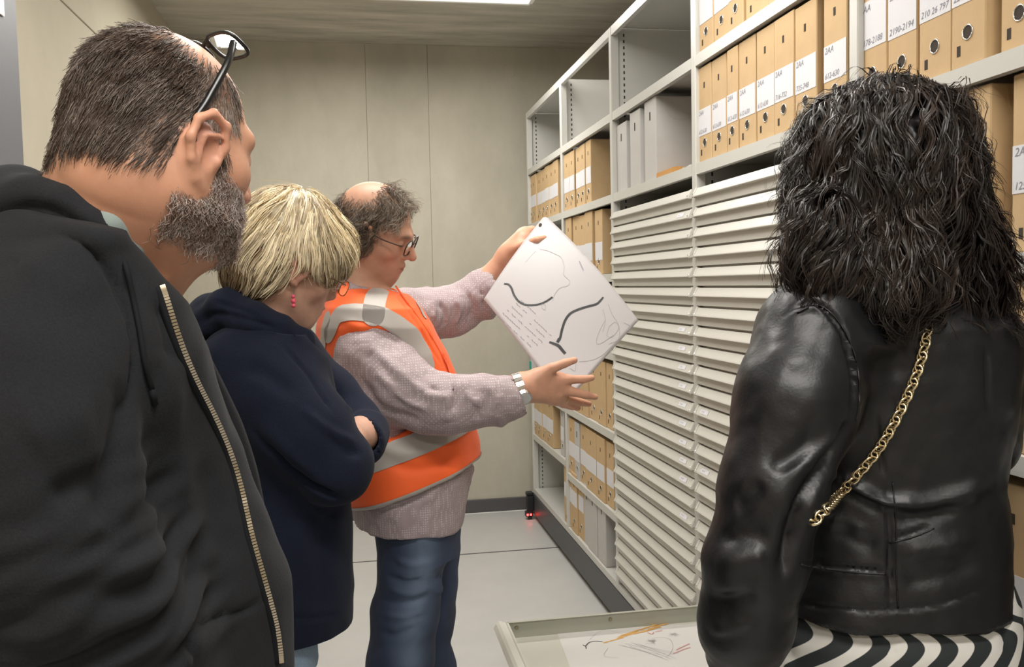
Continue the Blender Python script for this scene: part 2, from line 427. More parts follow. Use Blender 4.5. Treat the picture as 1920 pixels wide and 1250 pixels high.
# --- flat file cabinets
PD = .0617
ZD0 = PX(1294, 356, A)[2]                                # top of the first drawer
NDR = int((ZD0-(FLOORPL+.035))/PD)
def lip_profile():
    return [(-.001, -.001), (-.0125, -.0235), (-.0135, -.0265), (-.012, -.029), (-.004, -.0285), (-.001, -.0295), (-.0005, -PD+.006), (.012, -PD+.005), (.012, -.001)]
def end_profile():
    return [(-.0015, .0012), (-.0138, -.0228), (-.0150, -.0265), (-.013, -.0305), (-.003, -.0305), (.008, -.0305), (.008, .0012)]
drawer_me = {}
open_drawer = None
for bi, (nm, un) in enumerate((('stack of closed light grey flat-file drawers below the white archive boxes', 2), ('stack of light grey flat-file drawers with one drawer pulled out', 3))):
    y1, y0 = UPR[un]-.017, UPR[un+1]+.017; wdt = y1-y0; yc = (y0+y1)/2
    e = empty('flat_file_cabinet', (A+.2, yc, FLOORPL+.034)); tag(e, nm, 'drawer cabinet')
    body = MB(); body.box(A+.016, A+DEP-.01, y0+.004, y1-.004, FLOORPL+.0345, ZD0-.002); bo = body.build('body', M_drawer); sub(bo, e)
    key = 'd'
    if key not in drawer_me:
        b = MB(); b.prism(lip_profile(), -wdt/2-.004, wdt/2+.004); drawer_me['d'] = b.mesh('drawer_front'); drawer_me['d'].materials.append(M_drawer)
        b = MB()
        b.prism(end_profile(), -.006, .006); drawer_me['c'] = b.mesh('end_cap'); drawer_me['c'].materials.append(M_drawer)
        b = MB(); V, F = tube_np([(-.0105, 0, -.0195), (-.0148, 0, -.0217)], [.0028, .0024], 8); b.add(V, F); drawer_me['s'] = b.mesh('screw'); drawer_me['s'].materials.append(M_ring)
        b = MB(); b.add([(-.0041, -.03, -.0065), (-.0041, .03, -.0065), (-.0107, .03, -.0195), (-.0107, -.03, -.0195)], [(0, 1, 2, 3)]); drawer_me['l'] = b.mesh('label'); drawer_me['l'].materials.append(M_paper)
    for k in range(NDR):
        z = ZD0-k*PD
        if bi == 1 and abs(z-.030-.4385) < PD*.5:
            OPEN = (y0, y1, z); continue
        d = link('drawer', drawer_me['d']); d.location = (A, yc, z); sub(d, e)
        for s in (-1, 1):
            c = link('end_cap', drawer_me['c'], None, d); c.location = (0, s*(wdt/2-.005), 0)
            if s < 0 or bi == 1:
                q = link('screw', drawer_me['s'], None, c)
        if bi == 0 and k in (1, 7, 8, 9, 10, 11, 12, 13, 14, 15, 17) or bi == 1 and k in (11, 14):
            l = link('label', drawer_me['l'], None, d); yy = -wdt/2+.08 if bi == 0 else wdt/2-.07
            l.location = (-.0006, yy, .0004)
            t = link('writing', text_mesh('%d-%d' % (k*3+1, k*3+3), .009), M_ink, l)
            t.matrix_local = Matrix.Translation((-.0088, .02, -.0155)) @ Matrix(((0, .454, -.891, 0), (-1, 0, 0, 0), (0, .891, .454, 0), (0, 0, 0, 1)))
    if bi == 1: CAB = e
# the pulled-out drawer
y0, y1, z = OPEN
RZ = PX(1310, 1130, A)[2]
fx = PZ(931, 1150, RZ)[0]; ya = y1-.006; yb2 = y0+.006
M_tray = mat('drawer_tray', (.52, .51, .45), .4)
M_traywall = mat('drawer_wall', (.40, .40, .335), .45)
dr = empty('drawer'); sub(dr, CAB); dr.matrix_parent_inverse = Matrix.Identity(4); dr.location = Vector((0, 0, 0))-Vector(CAB.location)
tag(dr, 'pulled-out flat drawer')
DP = .052
t = MB().bbox(fx+.02, A+.3, yb2, ya, RZ-DP-.004, RZ-DP, .001).build('tray_bottom', M_tray, dr)
for yy, s in ((ya, 1), (yb2, -1)):
    w_ = MB(); w_.box(fx+.02, A+.3, min(yy, yy-s*.003), max(yy, yy-s*.003), RZ-DP, RZ-.0005); w_.bbox(fx+.02, A+.3, min(yy-s*.009, yy+s*.001), max(yy-s*.009, yy+s*.001), RZ-.003, RZ, .001)
    so = w_.build('side_wall', M_traywall, dr)
    for uu in (968, 1144):
        px = PY(uu, 1163, ya)[0] if s > 0 else fx+.1
        T = np.linspace(0, 2*math.pi, 13)[:-1]
        V, F = tube_np([(px, yy-s*.0035, RZ-.02), (px, yy-s*.0055, RZ-.02)], [.0065, .0055], 12)
        link('bolt', mesh_np('bolt', V, [tuple(f) for f in F]), mat('dull_bolt', (.28, .26, .17), .4, metal=.6), so)
f_ = MB(); b_ = [(fx-.012, RZ-.006), (fx-.004, RZ+.001), (fx+.006, RZ+.001), (fx+.008, RZ-.004), (fx+.016, RZ-.004), (fx+.019, RZ), (fx+.024, RZ), (fx+.024, RZ-DP), (fx-.002, RZ-DP), (fx-.002, RZ-.03), (fx-.018, RZ-.026), (fx-.020, RZ-.021)]
f_.prism(b_, yb2-.008, ya+.008); f_.build('drawer_front', M_drawer, dr)
# drawings lying in it
M_sheet = mat('drawing_sheet', (.60, .585, .56), .7)
DZ = RZ-DP
sheet = MB()
s0 = [PZ(1045, 1187, DZ), PZ(1420, 1160, DZ), PZ(1500, 1330, DZ), PZ(1120, 1390, DZ)]
s0 = [(p[0], p[1]) for p in s0]
sheet.add([(x, y, DZ+.0008) for x, y in s0]+[(x, y, DZ+.0003) for x, y in s0], [(0, 1, 2, 3), (7, 6, 5, 4)]+[(i, i+4, (i+1) % 4+4, (i+1) % 4) for i in range(4)])
so = sheet.build('drawing_in_drawer', M_sheet); tag(so, 'white sheet with ochre, red and pencil sketches lying in the open drawer', 'drawing')
def ribbon(P, wd, lift, nrm):
    """flat stroke on a surface; P (n,3) on the surface"""
    P = np.asarray(P, float); n = np.asarray(nrm, float)
    T = np.gradient(P, axis=0); T /= np.linalg.norm(T, axis=1)[:, None]+1e-12
    S = np.cross(np.broadcast_to(n, T.shape), T); wd = np.broadcast_to(wd, (len(P),))[:, None]
    V = np.vstack([P+S*wd/2, P-S*wd/2])+n*lift; k = len(P)
    return V, [(i, i+1, k+i+1, k+i) for i in range(k-1)]
M_pencil = mat('pencil_grey', (.30, .29, .29), .8); M_black = mat('drawing_ink', (.012, .012, .014), .6)
M_red = mat('red_pencil', (.55, .10, .08), .8); M_ochre = mat('ochre_pencil', (.60, .34, .10), .8)
def strokes(name, parent, m, lines, wd, lift):
    mb = MB()
    for li, ln in enumerate(lines):
        P = np.array([PZ(u, v, DZ+.0008) for u, v in ln]); P = spline(P, 4) if len(P) > 2 else P
        V, F = ribbon(P, wd, lift+li*.00006, (0, 0, 1)); mb.add(V, F)
    return tag(link(name, mb.mesh(name, fix=False), m, parent), kind='stuff')
rr = random.Random(3)
strokes('ink_line', so, M_black, [[(1093, 1209), (1098, 1211), (1104, 1205), (1115, 1202), (1130, 1203)], [(1098, 1210), (1099, 1216)]], .0026, .0014)
hatch = []
for i in range(30):
    t0 = rr.random()*.75; t1 = min(1, t0+.25); off = rr.uniform(-5, 9)
    hatch.append([(1130+150*t0, 1204+off*.6*(.4+t0)-46*t0), (1130+150*t1, 1204+off*.6*(.4+t1)-46*t1)])
strokes('ochre_hatching', so, M_ochre, hatch[:14], .006, .0004)
hatch = [[(1160+i*6, 1206+rr.uniform(-2, 5)), (1238+i*5, 1228+rr.uniform(-3, 10))] for i in range(8)]
hatch += [[(1105, 1200), (1118, 1188), (1132, 1183), (1150, 1184), (1175, 1192)], [(1220, 1198), (1235, 1195), (1255, 1198), (1262, 1212), (1256, 1226), (1248, 1232)], [(1140, 1215), (1133, 1230), (1160, 1234)]]
hatch += [[(1253+rr.uniform(0, 20), 1187+rr.uniform(0, 6)), (1254+rr.uniform(0, 22), 1187+rr.uniform(0, 6))] for i in range(16)]
hatch += [[(1210+rr.uniform(0, 22), 1199+rr.uniform(0, 9)), (1210+rr.uniform(0, 22), 1199+rr.uniform(0, 9))] for i in range(16)]
strokes('pencil_sketch', so, M_pencil, hatch, .0009, .0010)
strokes('red_notes', so, M_red, [[(1214, 1186), (1222, 1189), (1226, 1186)], [(1228, 1185), (1242, 1182)], [(1262, 1226), (1272, 1222), (1284, 1217), (1295, 1214)], [(1268, 1219), (1280, 1213), (1293, 1207)]], .0022, .0018)

# sensor with red lamps at the shelf foot, and a green tag above it
M_blk = mat('black_plastic', (.015, .015, .016), .4); M_led = mat('red_led', (.8, .02, .02), .3, emit=((1, .03, .03), 12))
p = PX(1003, 960, A)
e = empty('floor_sensor', (A-.03, p[1]+.02, 0)); tag(e, 'small black sensor with two red lamps at the foot of the shelving', 'sensor')
yb3 = .02
MB().bbox(-.018, .024, -.02, .02, .055, .15, .004).build('body', M_blk, e); MB().bbox(-.028, .02, -.018, .018, .02, .0545, .004).build('lamp_housing', M_blk, e)
MB().bbox(-.022, .022, -.022, .022, .1505, .175, .006).build('cap', M_blk, e); MB().bbox(-.012, .012, -.012, .012, 0, .0195, .002).build('foot', M_blk, e)
for xx in (-.016, .004):
    MB().bbox(xx-.006, xx+.006, -.0225, -.018, .028, .04, .001).build('red_lamp', M_led, e)
p0 = PX(998, 687, A)
M_teal = mat('teal_tag', (.03, .33, .26), .5)
o = MB().bbox(-.012, .0, -.004, .004, -.03, .03, .001).build('green_tag', M_teal); o.location = (A-.0006, Y_FAR-.012, p0[2]); tag(o, 'small teal tag fixed to the far end upright', 'tag')
# ================================================================== modelling figures: blended solids -> one continuous surface
f32 = np.float32
def rotm(az=0, pitch=0, roll=0):
    """local x right, y forward, z up -> world; az: 0 = +Y, positive towards +X; pitch > 0 looks down; roll > 0 tilts to the right"""
    a, p, r = map(math.radians, (az, pitch, roll))
    Rz = np.array([[math.cos(a), math.sin(a), 0], [-math.sin(a), math.cos(a), 0], [0, 0, 1]])
    Rx = np.array([[1, 0, 0], [0, math.cos(p), math.sin(p)], [0, -math.sin(p), math.cos(p)]])
    Ry = np.array([[math.cos(r), 0, math.sin(r)], [0, 1, 0], [-math.sin(r), 0, math.cos(r)]])
    return Rz @ Rx @ Ry
class Sdf:
    def __init__(s): s.p = []; s.fr = (np.eye(3), np.zeros(3), 1.0)
    def frame(s, R=None, c=(0, 0, 0), k=1.0): s.fr = (np.eye(3) if R is None else R, np.asarray(c, float), k); return s
    def add(s, fn, k=.01, op='u'): s.p.append((fn, k, op)); return s
    def W(s, p): R, c, k = s.fr; return c+k*(R @ np.asarray(p, float))
    def ell(s, c, r, k=.02, R=None, op='u'):
        fR, fc, fk = s.fr; C = s.W(c).astype(f32); Q = (fR if R is None else fR @ R).astype(f32); r = (np.asarray(r, float)*fk).astype(f32); mr = float(r.min())
        def fn(P):
            q = (P-C) @ Q; a = np.sqrt(((q/r)**2).sum(-1)); b = np.sqrt(((q/(r*r))**2).sum(-1))+1e-9
            return np.where(a < .3, (a-1)*mr, a*(a-1)/b)
        return s.add(fn, k*fk, op)
    def cone(s, a, b, ra, rb, k=.02, op='u', flat=None):
        fk = s.fr[2]; a = s.W(a).astype(f32); b = s.W(b).astype(f32); ra *= fk; rb *= fk; ab = b-a; L2 = float(ab @ ab)+1e-12
        def fn(P):
            t = np.clip(((P-a) @ ab)/L2, 0, 1)
            d = P-a-t[..., None]*ab
            return np.sqrt((d*d).sum(-1))-(ra+(rb-ra)*t)
        return s.add(fn, k*fk, op)
    def chain(s, pts, rs, k=.02, op='u', first=None):
        for i in range(len(pts)-1): s.cone(pts[i], pts[i+1], rs[i], rs[i+1], (first if (first is not None and i == 0) else k), op)
        return s
    def loft(s, secs, k=.02, op='u', e=2.3, zlo=None, zhi=None):
        """secs: rows (z, cx, cy, half width, half depth, azimuth) sorted by z; world coordinates"""
        S = np.asarray(secs, float); S = S[np.argsort(S[:, 0])]
        zs = S[:, 0].astype(f32); z0 = float(zs[0] if zlo is None else zlo); z1 = float(zs[-1] if zhi is None else zhi)
        def fn(P):
            z = P[..., 2]; zc = np.clip(z, zs[0], zs[-1])
            g = [np.interp(zc, zs, S[:, i]).astype(f32) for i in range(1, 6)]
            az = np.radians(g[4]); dx = P[..., 0]-g[0]; dy = P[..., 1]-g[1]
            ca, sa = np.cos(az), np.sin(az)
            x = dx*ca-dy*sa; y = dx*sa+dy*ca
            q = (np.abs(x/g[2])**e+np.abs(y/g[3])**e)**(1/e)
            d = (q-1)*np.minimum(g[2], g[3])
            return np.maximum(d, np.maximum(z0-z, z-z1))
        return s.add(fn, k, op)
    def box(s, c, h, R=None, rad=.004, k=.004, op='u'):
        fR, fc, fk = s.fr; C = s.W(c).astype(f32); Q = (fR if R is None else fR @ R).astype(f32); h = (np.asarray(h, float)*fk).astype(f32)
        def fn(P):
            q = np.abs((P-C) @ Q)-(h-rad)
            return np.sqrt((np.maximum(q, 0)**2).sum(-1))+np.minimum(q.max(-1), 0)-rad
        return s.add(fn, k*fk, op)
    def half(s, p, n, k=.004, op='s'):
        """cut away (op s) everything on the +n side of point p"""
        p = s.W(p).astype(f32); n = np.asarray(n, float); n = (s.fr[0] @ (n/np.linalg.norm(n))).astype(f32)
        return s.add(lambda P: -((P-p) @ n), k, op)
    @staticmethod
    def comb(d, e, k, op):
        if op == 'u':
            h = np.maximum(k-np.abs(d-e), 0)/k; return np.minimum(d, e)-h*h*k*.25
        if op == 's': e = -e
        h = np.maximum(k-np.abs(d-e), 0)/k; return np.maximum(d, e)+h*h*k*.25
    def ev(s, P):
        P = np.asarray(P, f32); d = np.full(P.shape[:-1], 9, f32)
        for fn, k, op in s.p: d = s.comb(d, fn(P), max(k, 1e-5), op)
        return d
    def grad(s, P, h=.0015):
        P = np.asarray(P, f32); g = np.zeros_like(P)
        for i in range(3):
            o = np.zeros(3, f32); o[i] = h; g[..., i] = s.ev(P+o)-s.ev(P-o)
        return g/(np.linalg.norm(g, axis=-1, keepdims=True)+1e-9)
    def mesh(s, lo, hi, res, relax=1):
        """surface nets on blocks near the surface. lo/hi world bounds"""
        B = 8
        lo = np.asarray(lo, float); n = np.ceil((np.asarray(hi)-lo)/res/B).astype(int)
        bi = np.stack(np.meshgrid(*[np.arange(k) for k in n], indexing='ij'), -1).reshape(-1, 3)
        bc = (lo+(bi*B+B/2)*res).astype(f32); hd = B*res*.5*1.7321
        keep = np.abs(s.ev(bc)) < hd*1.45
        bi, bc = bi[keep], bc[keep]
        loc = np.stack(np.meshgrid(*[np.arange(B+1)]*3, indexing='ij'), -1).reshape(-1, 3)
        N = n*B+2
        cid = []; cpos = []; quads = []
        strd = np.array([N[1]*N[2], N[2], 1])
        for c0 in range(0, len(bi), 1500):
            b = bi[c0:c0+1500]; cc = bc[c0:c0+1500]
            g = b[:, None, :]*B+loc[None]
            P = (lo+g*res).astype(f32)
            D = np.full(P.shape[:2], 9, f32)
            for fn, k, op in s.p:
                dc = fn(cc)
                m = np.abs(dc) < hd*1.6+k if op != 'u' else dc < hd*2.9+k
                if op in ('s', 'i'):
                    m = (dc < hd*1.6+k) if op == 's' else (dc > -hd*1.6-k)
                if m.any(): D[m] = s.comb(D[m], fn(P[m]), max(k, 1e-5), op)
            D = D.reshape(-1, B+1, B+1, B+1)
            ins = D < 0
            # cell vertices
            acc = np.zeros((len(b), B, B, B, 3), f32); cnt = np.zeros((len(b), B, B, B), f32)
            sl = lambda o, a: slice(o, o+B)
            for ax in range(3):
                for o1 in (0, 1):
                    for o2 in (0, 1):
                        oa = [0, 0, 0]; oth = [i for i in range(3) if i != ax]; oa[oth[0]] = o1; oa[oth[1]] = o2
                        ob = list(oa); ob[ax] = 1
                        d0 = D[(slice(None),)+tuple(slice(q, q+B) for q in oa)]; d1 = D[(slice(None),)+tuple(slice(q, q+B) for q in ob)]
                        x = (d0 < 0) != (d1 < 0)
                        t = np.where(x, d0/np.where(x, d0-d1, 1), 0)
                        cnt += x
                        for i in range(3): acc[..., i] += np.where(x, (t if i == ax else oa[i]), 0)
            act = cnt > 0
            w_ = np.nonzero(act)
            lp = np.stack(w_[1:], -1)
            gi = b[w_[0]]*B+lp
            cid.append((gi*strd).sum(-1)); cpos.append(lo+(gi+acc[act]/cnt[act][:, None])*res)
            for ax in range(3):
                oth = [(ax+1) % 3, (ax+2) % 3]
                i0 = ins[:, :B, :B, :B]; o = [0, 0, 0]; o[ax] = 1
                i1 = ins[(slice(None),)+tuple(slice(q, q+B) for q in o)]
                x = np.nonzero(i0 != i1)
                gp = b[x[0]]*B+np.stack(x[1:], -1); fl = i0[x]
                e1 = np.zeros(3, int); e1[oth[0]] = 1; e2 = np.zeros(3, int); e2[oth[1]] = 1
                q = np.stack([((gp-a_)*strd).sum(-1) for a_ in (e1+e2, e2, 0*e1, e1)], -1)
                q[~fl] = q[~fl][:, ::-1]
                quads.append(q)
        cid = np.concatenate(cid); cpos = np.concatenate(cpos); quads = np.concatenate(quads)
        o = np.argsort(cid); cid, cpos = cid[o], cpos[o]
        ix = np.searchsorted(cid, quads); ix = np.clip(ix, 0, len(cid)-1)
        ok = (cid[ix] == quads).all(1); F = ix[ok]
        V = cpos
        for _ in range(relax):          # slide onto the true surface
            g = s.grad(V); d = s.ev(V); V = V-np.clip(d, -res, res)[:, None]*g*.9
        return V, F
def normals(V, F):
    n = np.cross(V[F[:, 2]]-V[F[:, 0]], V[F[:, 3]]-V[F[:, 1]]) if F.shape[1] == 4 else np.cross(V[F[:, 1]]-V[F[:, 0]], V[F[:, 2]]-V[F[:, 0]])
    N = np.zeros_like(V)
    for i in range(F.shape[1]):
        for j in range(3): N[:, j] += np.bincount(F[:, i], n[:, j], len(V))
    return N/(np.linalg.norm(N, axis=1)[:, None]+1e-12)
# --- value noise
_perm = RNG.random((64, 64, 64)).astype(f32)
def vnoise(P):
    P = np.asarray(P, f32); i = np.floor(P).astype(int); f = P-i; f = f*f*(3-2*f); r = 0
    for a in (0, 1):
        for b in (0, 1):
            for c in (0, 1):
                wt = (f[..., 0] if a else 1-f[..., 0])*(f[..., 1] if b else 1-f[..., 1])*(f[..., 2] if c else 1-f[..., 2])
                r = r+wt*_perm[(i[..., 0]+a) & 63, (i[..., 1]+b) & 63, (i[..., 2]+c) & 63]
    return r-.5
def fbm(P, sc, oct=3):
    P = np.asarray(P, f32); r = 0; a = 1
    for i in range(oct): r = r+a*vnoise(P*sc+17.3*i); sc *= 2.03; a *= .5
    return r
# --- paths on surfaces
class Pick:
    """finds the point of a surface that a photo pixel looks at"""
    def __init__(s, V, N=None):
        s.V = V; s.u, s.v, s.d = proj(V)
    def __call__(s, u, v, rad=14):
        q = (s.u-u)**2+(s.v-v)**2; m = np.nonzero(q < rad*rad)[0]
        if not len(m): m = np.argsort(q)[:3]; 
        dm = s.d[m].min(); m = m[s.d[m] < dm+.03]
        i = m[np.argmin(q[m])]; r = ray(u, v); r = r/np.linalg.norm(r)
        t = (s.V[i]-CAM) @ r; return CAM+r*t
    def path(s, pts, n=6, rad=14):
        pts = spline(np.asarray(pts, float), n); return np.array([s(u, v, rad) for u, v in pts])
def seg_dist(V, P):
    """distance of V to polyline P, and parameter along it (0..1)"""
    best = np.full(len(V), 9.0); par = np.zeros(len(V)); k = len(P)-1
    lo, hi = P.min(0)-.12, P.max(0)+.12
    m = np.nonzero(((V > lo) & (V < hi)).all(1))[0]; W = V[m]; bb = best[m]; pp = par[m]
    for i in range(k):
        a, b = P[i], P[i+1]; ab = b-a; t = np.clip(((W-a) @ ab)/(ab @ ab+1e-12), 0, 1)
        d = np.linalg.norm(W-a-t[:, None]*ab, axis=1); c = d < bb; bb[c] = d[c]; pp[c] = (i+t[c])/k
    best[m] = bb; par[m] = pp; return best, par
def fold(V, N, P, width, depth, taper=True):
    """raise (depth>0) or press in (depth<0) the surface along a path"""
    d, t = seg_dist(V, P); w_ = np.exp(-(d/width)**2)
    if taper: w_ = w_*np.clip(np.sin(np.pi*np.clip(t, .02, .98))*1.6, 0, 1)
    return V+N*(depth*w_)[:, None]
def folds(V, F, specs, rad=14):
    """specs: (pixel polyline, width, depth)"""
    N = normals(V, F); pk = Pick(V)
    for pts, wd, dp in specs: V = fold(V, N, pk.path(pts, 5, rad), wd, dp)
    return V
def clip_mesh(V, F, f):
    """keep the part of a quad/tri mesh where f > 0 (f per vertex), cut exactly along f = 0"""
    T = np.concatenate([F[:, [0, 1, 2]], F[:, [0, 2, 3]]]) if F.shape[1] == 4 else F
    s = f[T] > 0; c = s.sum(1); out = [T[c == 3]]; nv = [V]; off = len(V)
    def cut(a, b): t = f[a]/(f[a]-f[b]); return V[a]+(V[b]-V[a])*t[:, None]
    for n in (1, 2):
        t = T[c == n]
        if not len(t): continue
        ss = s[c == n]; i = np.argmax(ss if n == 1 else ~ss, 1); r = np.arange(len(t))
        a, b, d = t[r, i], t[r, (i+1) % 3], t[r, (i+2) % 3]
        p, q = cut(a, b), cut(a, d); k = len(t)
        ip = off+np.arange(k); iq = ip+k; nv += [p, q]; off += 2*k
        if n == 1: out.append(np.stack([a, ip, iq], 1))
        else: out += [np.stack([ip, b, d], 1), np.stack([ip, d, iq], 1)]
    Vn = np.concatenate(nv); T = np.concatenate(out)
    # weld and drop unused
    key = np.round(Vn*2e5).astype(np.int64); _, first, inv = np.unique(key, axis=0, return_index=True, return_inverse=True)
    T = inv.reshape(-1)[T]; T = T[(T[:, 0] != T[:, 1]) & (T[:, 1] != T[:, 2]) & (T[:, 0] != T[:, 2])]
    used, T2 = np.unique(T, return_inverse=True); return Vn[first][used], T2.reshape(-1, 3)
def patch(name, V, F, N, f, off, m, parent):
    """thin layer on a surface where f > 0"""
    Vp, T = clip_mesh(V+N*off, F, f)
    if len(T) == 0: return None
    return link(name, mesh_np(name, Vp, T, True), m, parent)
# --- strands
def strands_mesh(name, P, r, cols=None, sides=3, face=None):
    """P (n, s, 3) strand paths; r (n,) or (n, s) radii"""
    n, s, _ = P.shape; T = np.gradient(P, axis=1); T /= np.linalg.norm(T, axis=2, keepdims=True)+1e-9
    up = RNG.normal(size=(n, 1, 3)); A_ = np.cross(T, up); A_ /= np.linalg.norm(A_, axis=2, keepdims=True)+1e-9; B_ = np.cross(T, A_)
    r = np.broadcast_to(np.asarray(r)[:, None] if np.ndim(r) == 1 else r, (n, s))
    if face is not None:      # flat locks lying on the head: side vector across the outward direction
        out = P-np.asarray(face)+RNG.normal(size=(n, 1, 3))*.05; A_ = np.cross(T, out); A_ /= np.linalg.norm(A_, axis=2, keepdims=True)+1e-9
        V = np.stack([P+A_*r[..., None]*1.25, P-A_*r[..., None]*1.25], 2); base = np.arange(n*s*2).reshape(n, s, 2)
        F = np.stack([base[:, :-1, 0], base[:, :-1, 1], base[:, 1:, 1], base[:, 1:, 0]], -1).reshape(-1, 4)
        return V.reshape(-1, 3), F, None if cols is None else np.repeat(np.asarray(cols), s*2, 0)
    ang = 2*np.pi*np.arange(sides)/sides
    V = P[:, :, None, :]+r[:, :, None, None]*(np.cos(ang)[:, None]*A_[:, :, None, :]+np.sin(ang)[:, None]*B_[:, :, None, :])
    base = np.arange(n*s*sides).reshape(n, s, sides)
    a = base[:, :-1]; b = base[:, 1:]
    F = np.stack([a, np.roll(a, -1, 2), np.roll(b, -1, 2), b], -1).reshape(-1, 4)
    c = None if cols is None else np.repeat(np.asarray(cols), s*sides, 0)
    return V.reshape(-1, 3), F, c
def surf_sample(V, F, n, wt=None):
    """random points on a mesh; wt per vertex weight"""
    T = np.concatenate([F[:, [0, 1, 2]], F[:, [0, 2, 3]]]) if F.shape[1] == 4 else F
    ar = np.linalg.norm(np.cross(V[T[:, 1]]-V[T[:, 0]], V[T[:, 2]]-V[T[:, 0]]), axis=1)
    if wt is not None: ar = ar*wt[T].mean(1)
    i = RNG.choice(len(T), n, p=ar/ar.sum()); a, b = RNG.random(n), RNG.random(n); s_ = np.sqrt(a)
    return V[T[i, 0]]*(1-s_)[:, None]+V[T[i, 1]]*(s_*(1-b))[:, None]+V[T[i, 2]]*(s_*b)[:, None]
def grow(S, P0, flow, length, steps, off0, off1, jit=.0, steer=.35):
    """strands gliding over the surface S: from roots P0 along flow(P) directions, at offsets off0..off1 from it"""
    n = len(P0); out = [P0]; p = P0.copy(); h = (length/steps)[:, None]
    dprev = None
    for i in range(steps):
        g = S.grad(p); d = flow(p, i/steps)
        d = d-(d*g).sum(1, keepdims=True)*g*.95
        d = d/(np.linalg.norm(d, axis=1, keepdims=True)+1e-9)
        if dprev is not None: d = d*steer+dprev*(1-steer); d /= np.linalg.norm(d, axis=1, keepdims=True)+1e-9
        dprev = d; p = p+d*h
        if jit: p = p+RNG.normal(size=p.shape)*jit
        tgt = off0+(off1-off0)*((i+1)/steps); e = S.ev(p)-tgt
        p = p-np.clip(e, -.02, .02)[:, None]*S.grad(p)*.8
        out.append(p.copy())
    return np.stack(out, 1)
def ear_prims(S, earz, ears, gap=0):
    for s in (-1, 1):
        # ear: plate, rim, lobe, hollow
        ec_ = np.array([.076, -.008, earz]); E_ = lambda x, y, z: (s*(ec_[0]+(x-.076)*ears), ec_[1]+(y+.008)*ears, ec_[2]+z*ears)
        S.ell(E_(.080, -.012, -.003), (.007*ears, .021*ears, .031*ears), .004)
        rim = [(.079, .006, -.012), (.084, .012, .010), (.088, .006, .028), (.090, -.010, .034), (.091, -.024, .024), (.090, -.028, .006), (.087, -.022, -.012), (.082, -.012, -.026), (.079, -.004, -.032)]
        S.chain([E_(x, y, z) for x, y, z in rim], [.0045, .0045, .005, .005, .005, .005, .0048, .0062, .0065], .004)
        S.ell(E_(.092, -.005, .001), (.010*ears, .013*ears, .019*ears), .004, op='s'); S.chain([E_(.086, .002, .018), E_(.0875, -.014, .012), E_(.086, -.014, -.010)], [.0030, .0034, .0030], .003)
        S.ell(E_(.083, .006, -.006), (.006, .004, .006), .004)
# --- generic head, local frame: x right, y forward, z up, origin between the ears; 0.24 m tall
def head_prims(S, R, c, k=1.0, nose=1.0, jaw=1.0, long=1.0, earz=0.0, ears=1.0, do_ears=True):
    S.frame(R, c, k)
    S.ell((0, -.014-.097*(long-1), .032), (.076, .097*long, .092), .02)
    S.ell((0, .028, -.04), (.060*jaw, .060, .076), .045)
    for s in (-1, 1):
        S.cone((s*.054*jaw, -.004, -.052), (s*.014, .066, -.098), .020, .020, .03)
        S.ell((s*.041, .052, -.022), (.024, .026, .022), .025)
        S.cone((s*.012, .086, .022), (s*.044, .070, .026), .010, .009, .02)
    S.ell((0, .074, -.098), (.020, .018, .017), .025)
    S.ell((0, .076, -.062), (.030, .022, .024), .03)
    for s in (-1, 1): S.ell((s*.031, .094, .004), (.017, .015, .012), .014, op='s')
    for s in (-1, 1): S.ell((s*.031, .073, .003), (.0155, .0145, .0135), .006)
    S.cone((0, .088, .016), (0, .108*nose, -.026), .0085, .0115, .014)
    for s in (-1, 1): S.ell((s*.012, .096, -.031), (.009, .012, .0085), .008)
    S.ell((0, .0985, -.058), (.022, .008, .0055), .006); S.ell((0, .0955, -.0685), (.019, .009, .0065), .006)
    S.cone((-.021, .101, -.0632), (.021, .101, -.0632), .0022, .0022, .004, op='s')
    if do_ears: ear_prims(S, earz, ears)
    S.frame()
def head_cols(V, R, c, k, skin, flush, lips, brow=None):
    """skin tones by anatomy"""
    q = ((V-np.asarray(c)) @ R)/k
    C = np.tile(np.array(skin, f32), (len(V), 1))
    def mix(m, col): C[:] = C*(1-m[:, None])+np.array(col, f32)*m[:, None]
    g = lambda p, r: np.exp(-(((q-np.array(p))/np.array(r))**2).sum(1))
    ab = q.copy(); ab[:, 0] = np.abs(ab[:, 0])
    ga = lambda p, r: np.exp(-(((ab-np.array(p))/np.array(r))**2).sum(1))
    mix(.35*ga((.045, .06, -.03), (.025, .03, .022)), flush); mix(.7*g((0, .11, -.028), (.016, .02, .014)), flush); mix(.65*ga((.088, -.01, .0), (.012, .03, .04)), flush)
    mix(.85*np.clip(1.6*g((0, .103, -.0635), (.023, .009, .0085)), 0, 1), lips)
    if brow is not None: mix(np.clip(1.5*ga((.030, .088, .024), (.019, .02, .005)), 0, 1)*.8, brow)
    mix(np.clip(1.5*ga((.031, .090, -.002), (.013, .008, .0022)), 0, 1)*.8, (.05, .035, .03))
    n = fbm(V, 60, 2)[:, None]*.12+fbm(V, 300, 1)[:, None]*.08
    return np.clip(C*(1+n), 0, 1), q
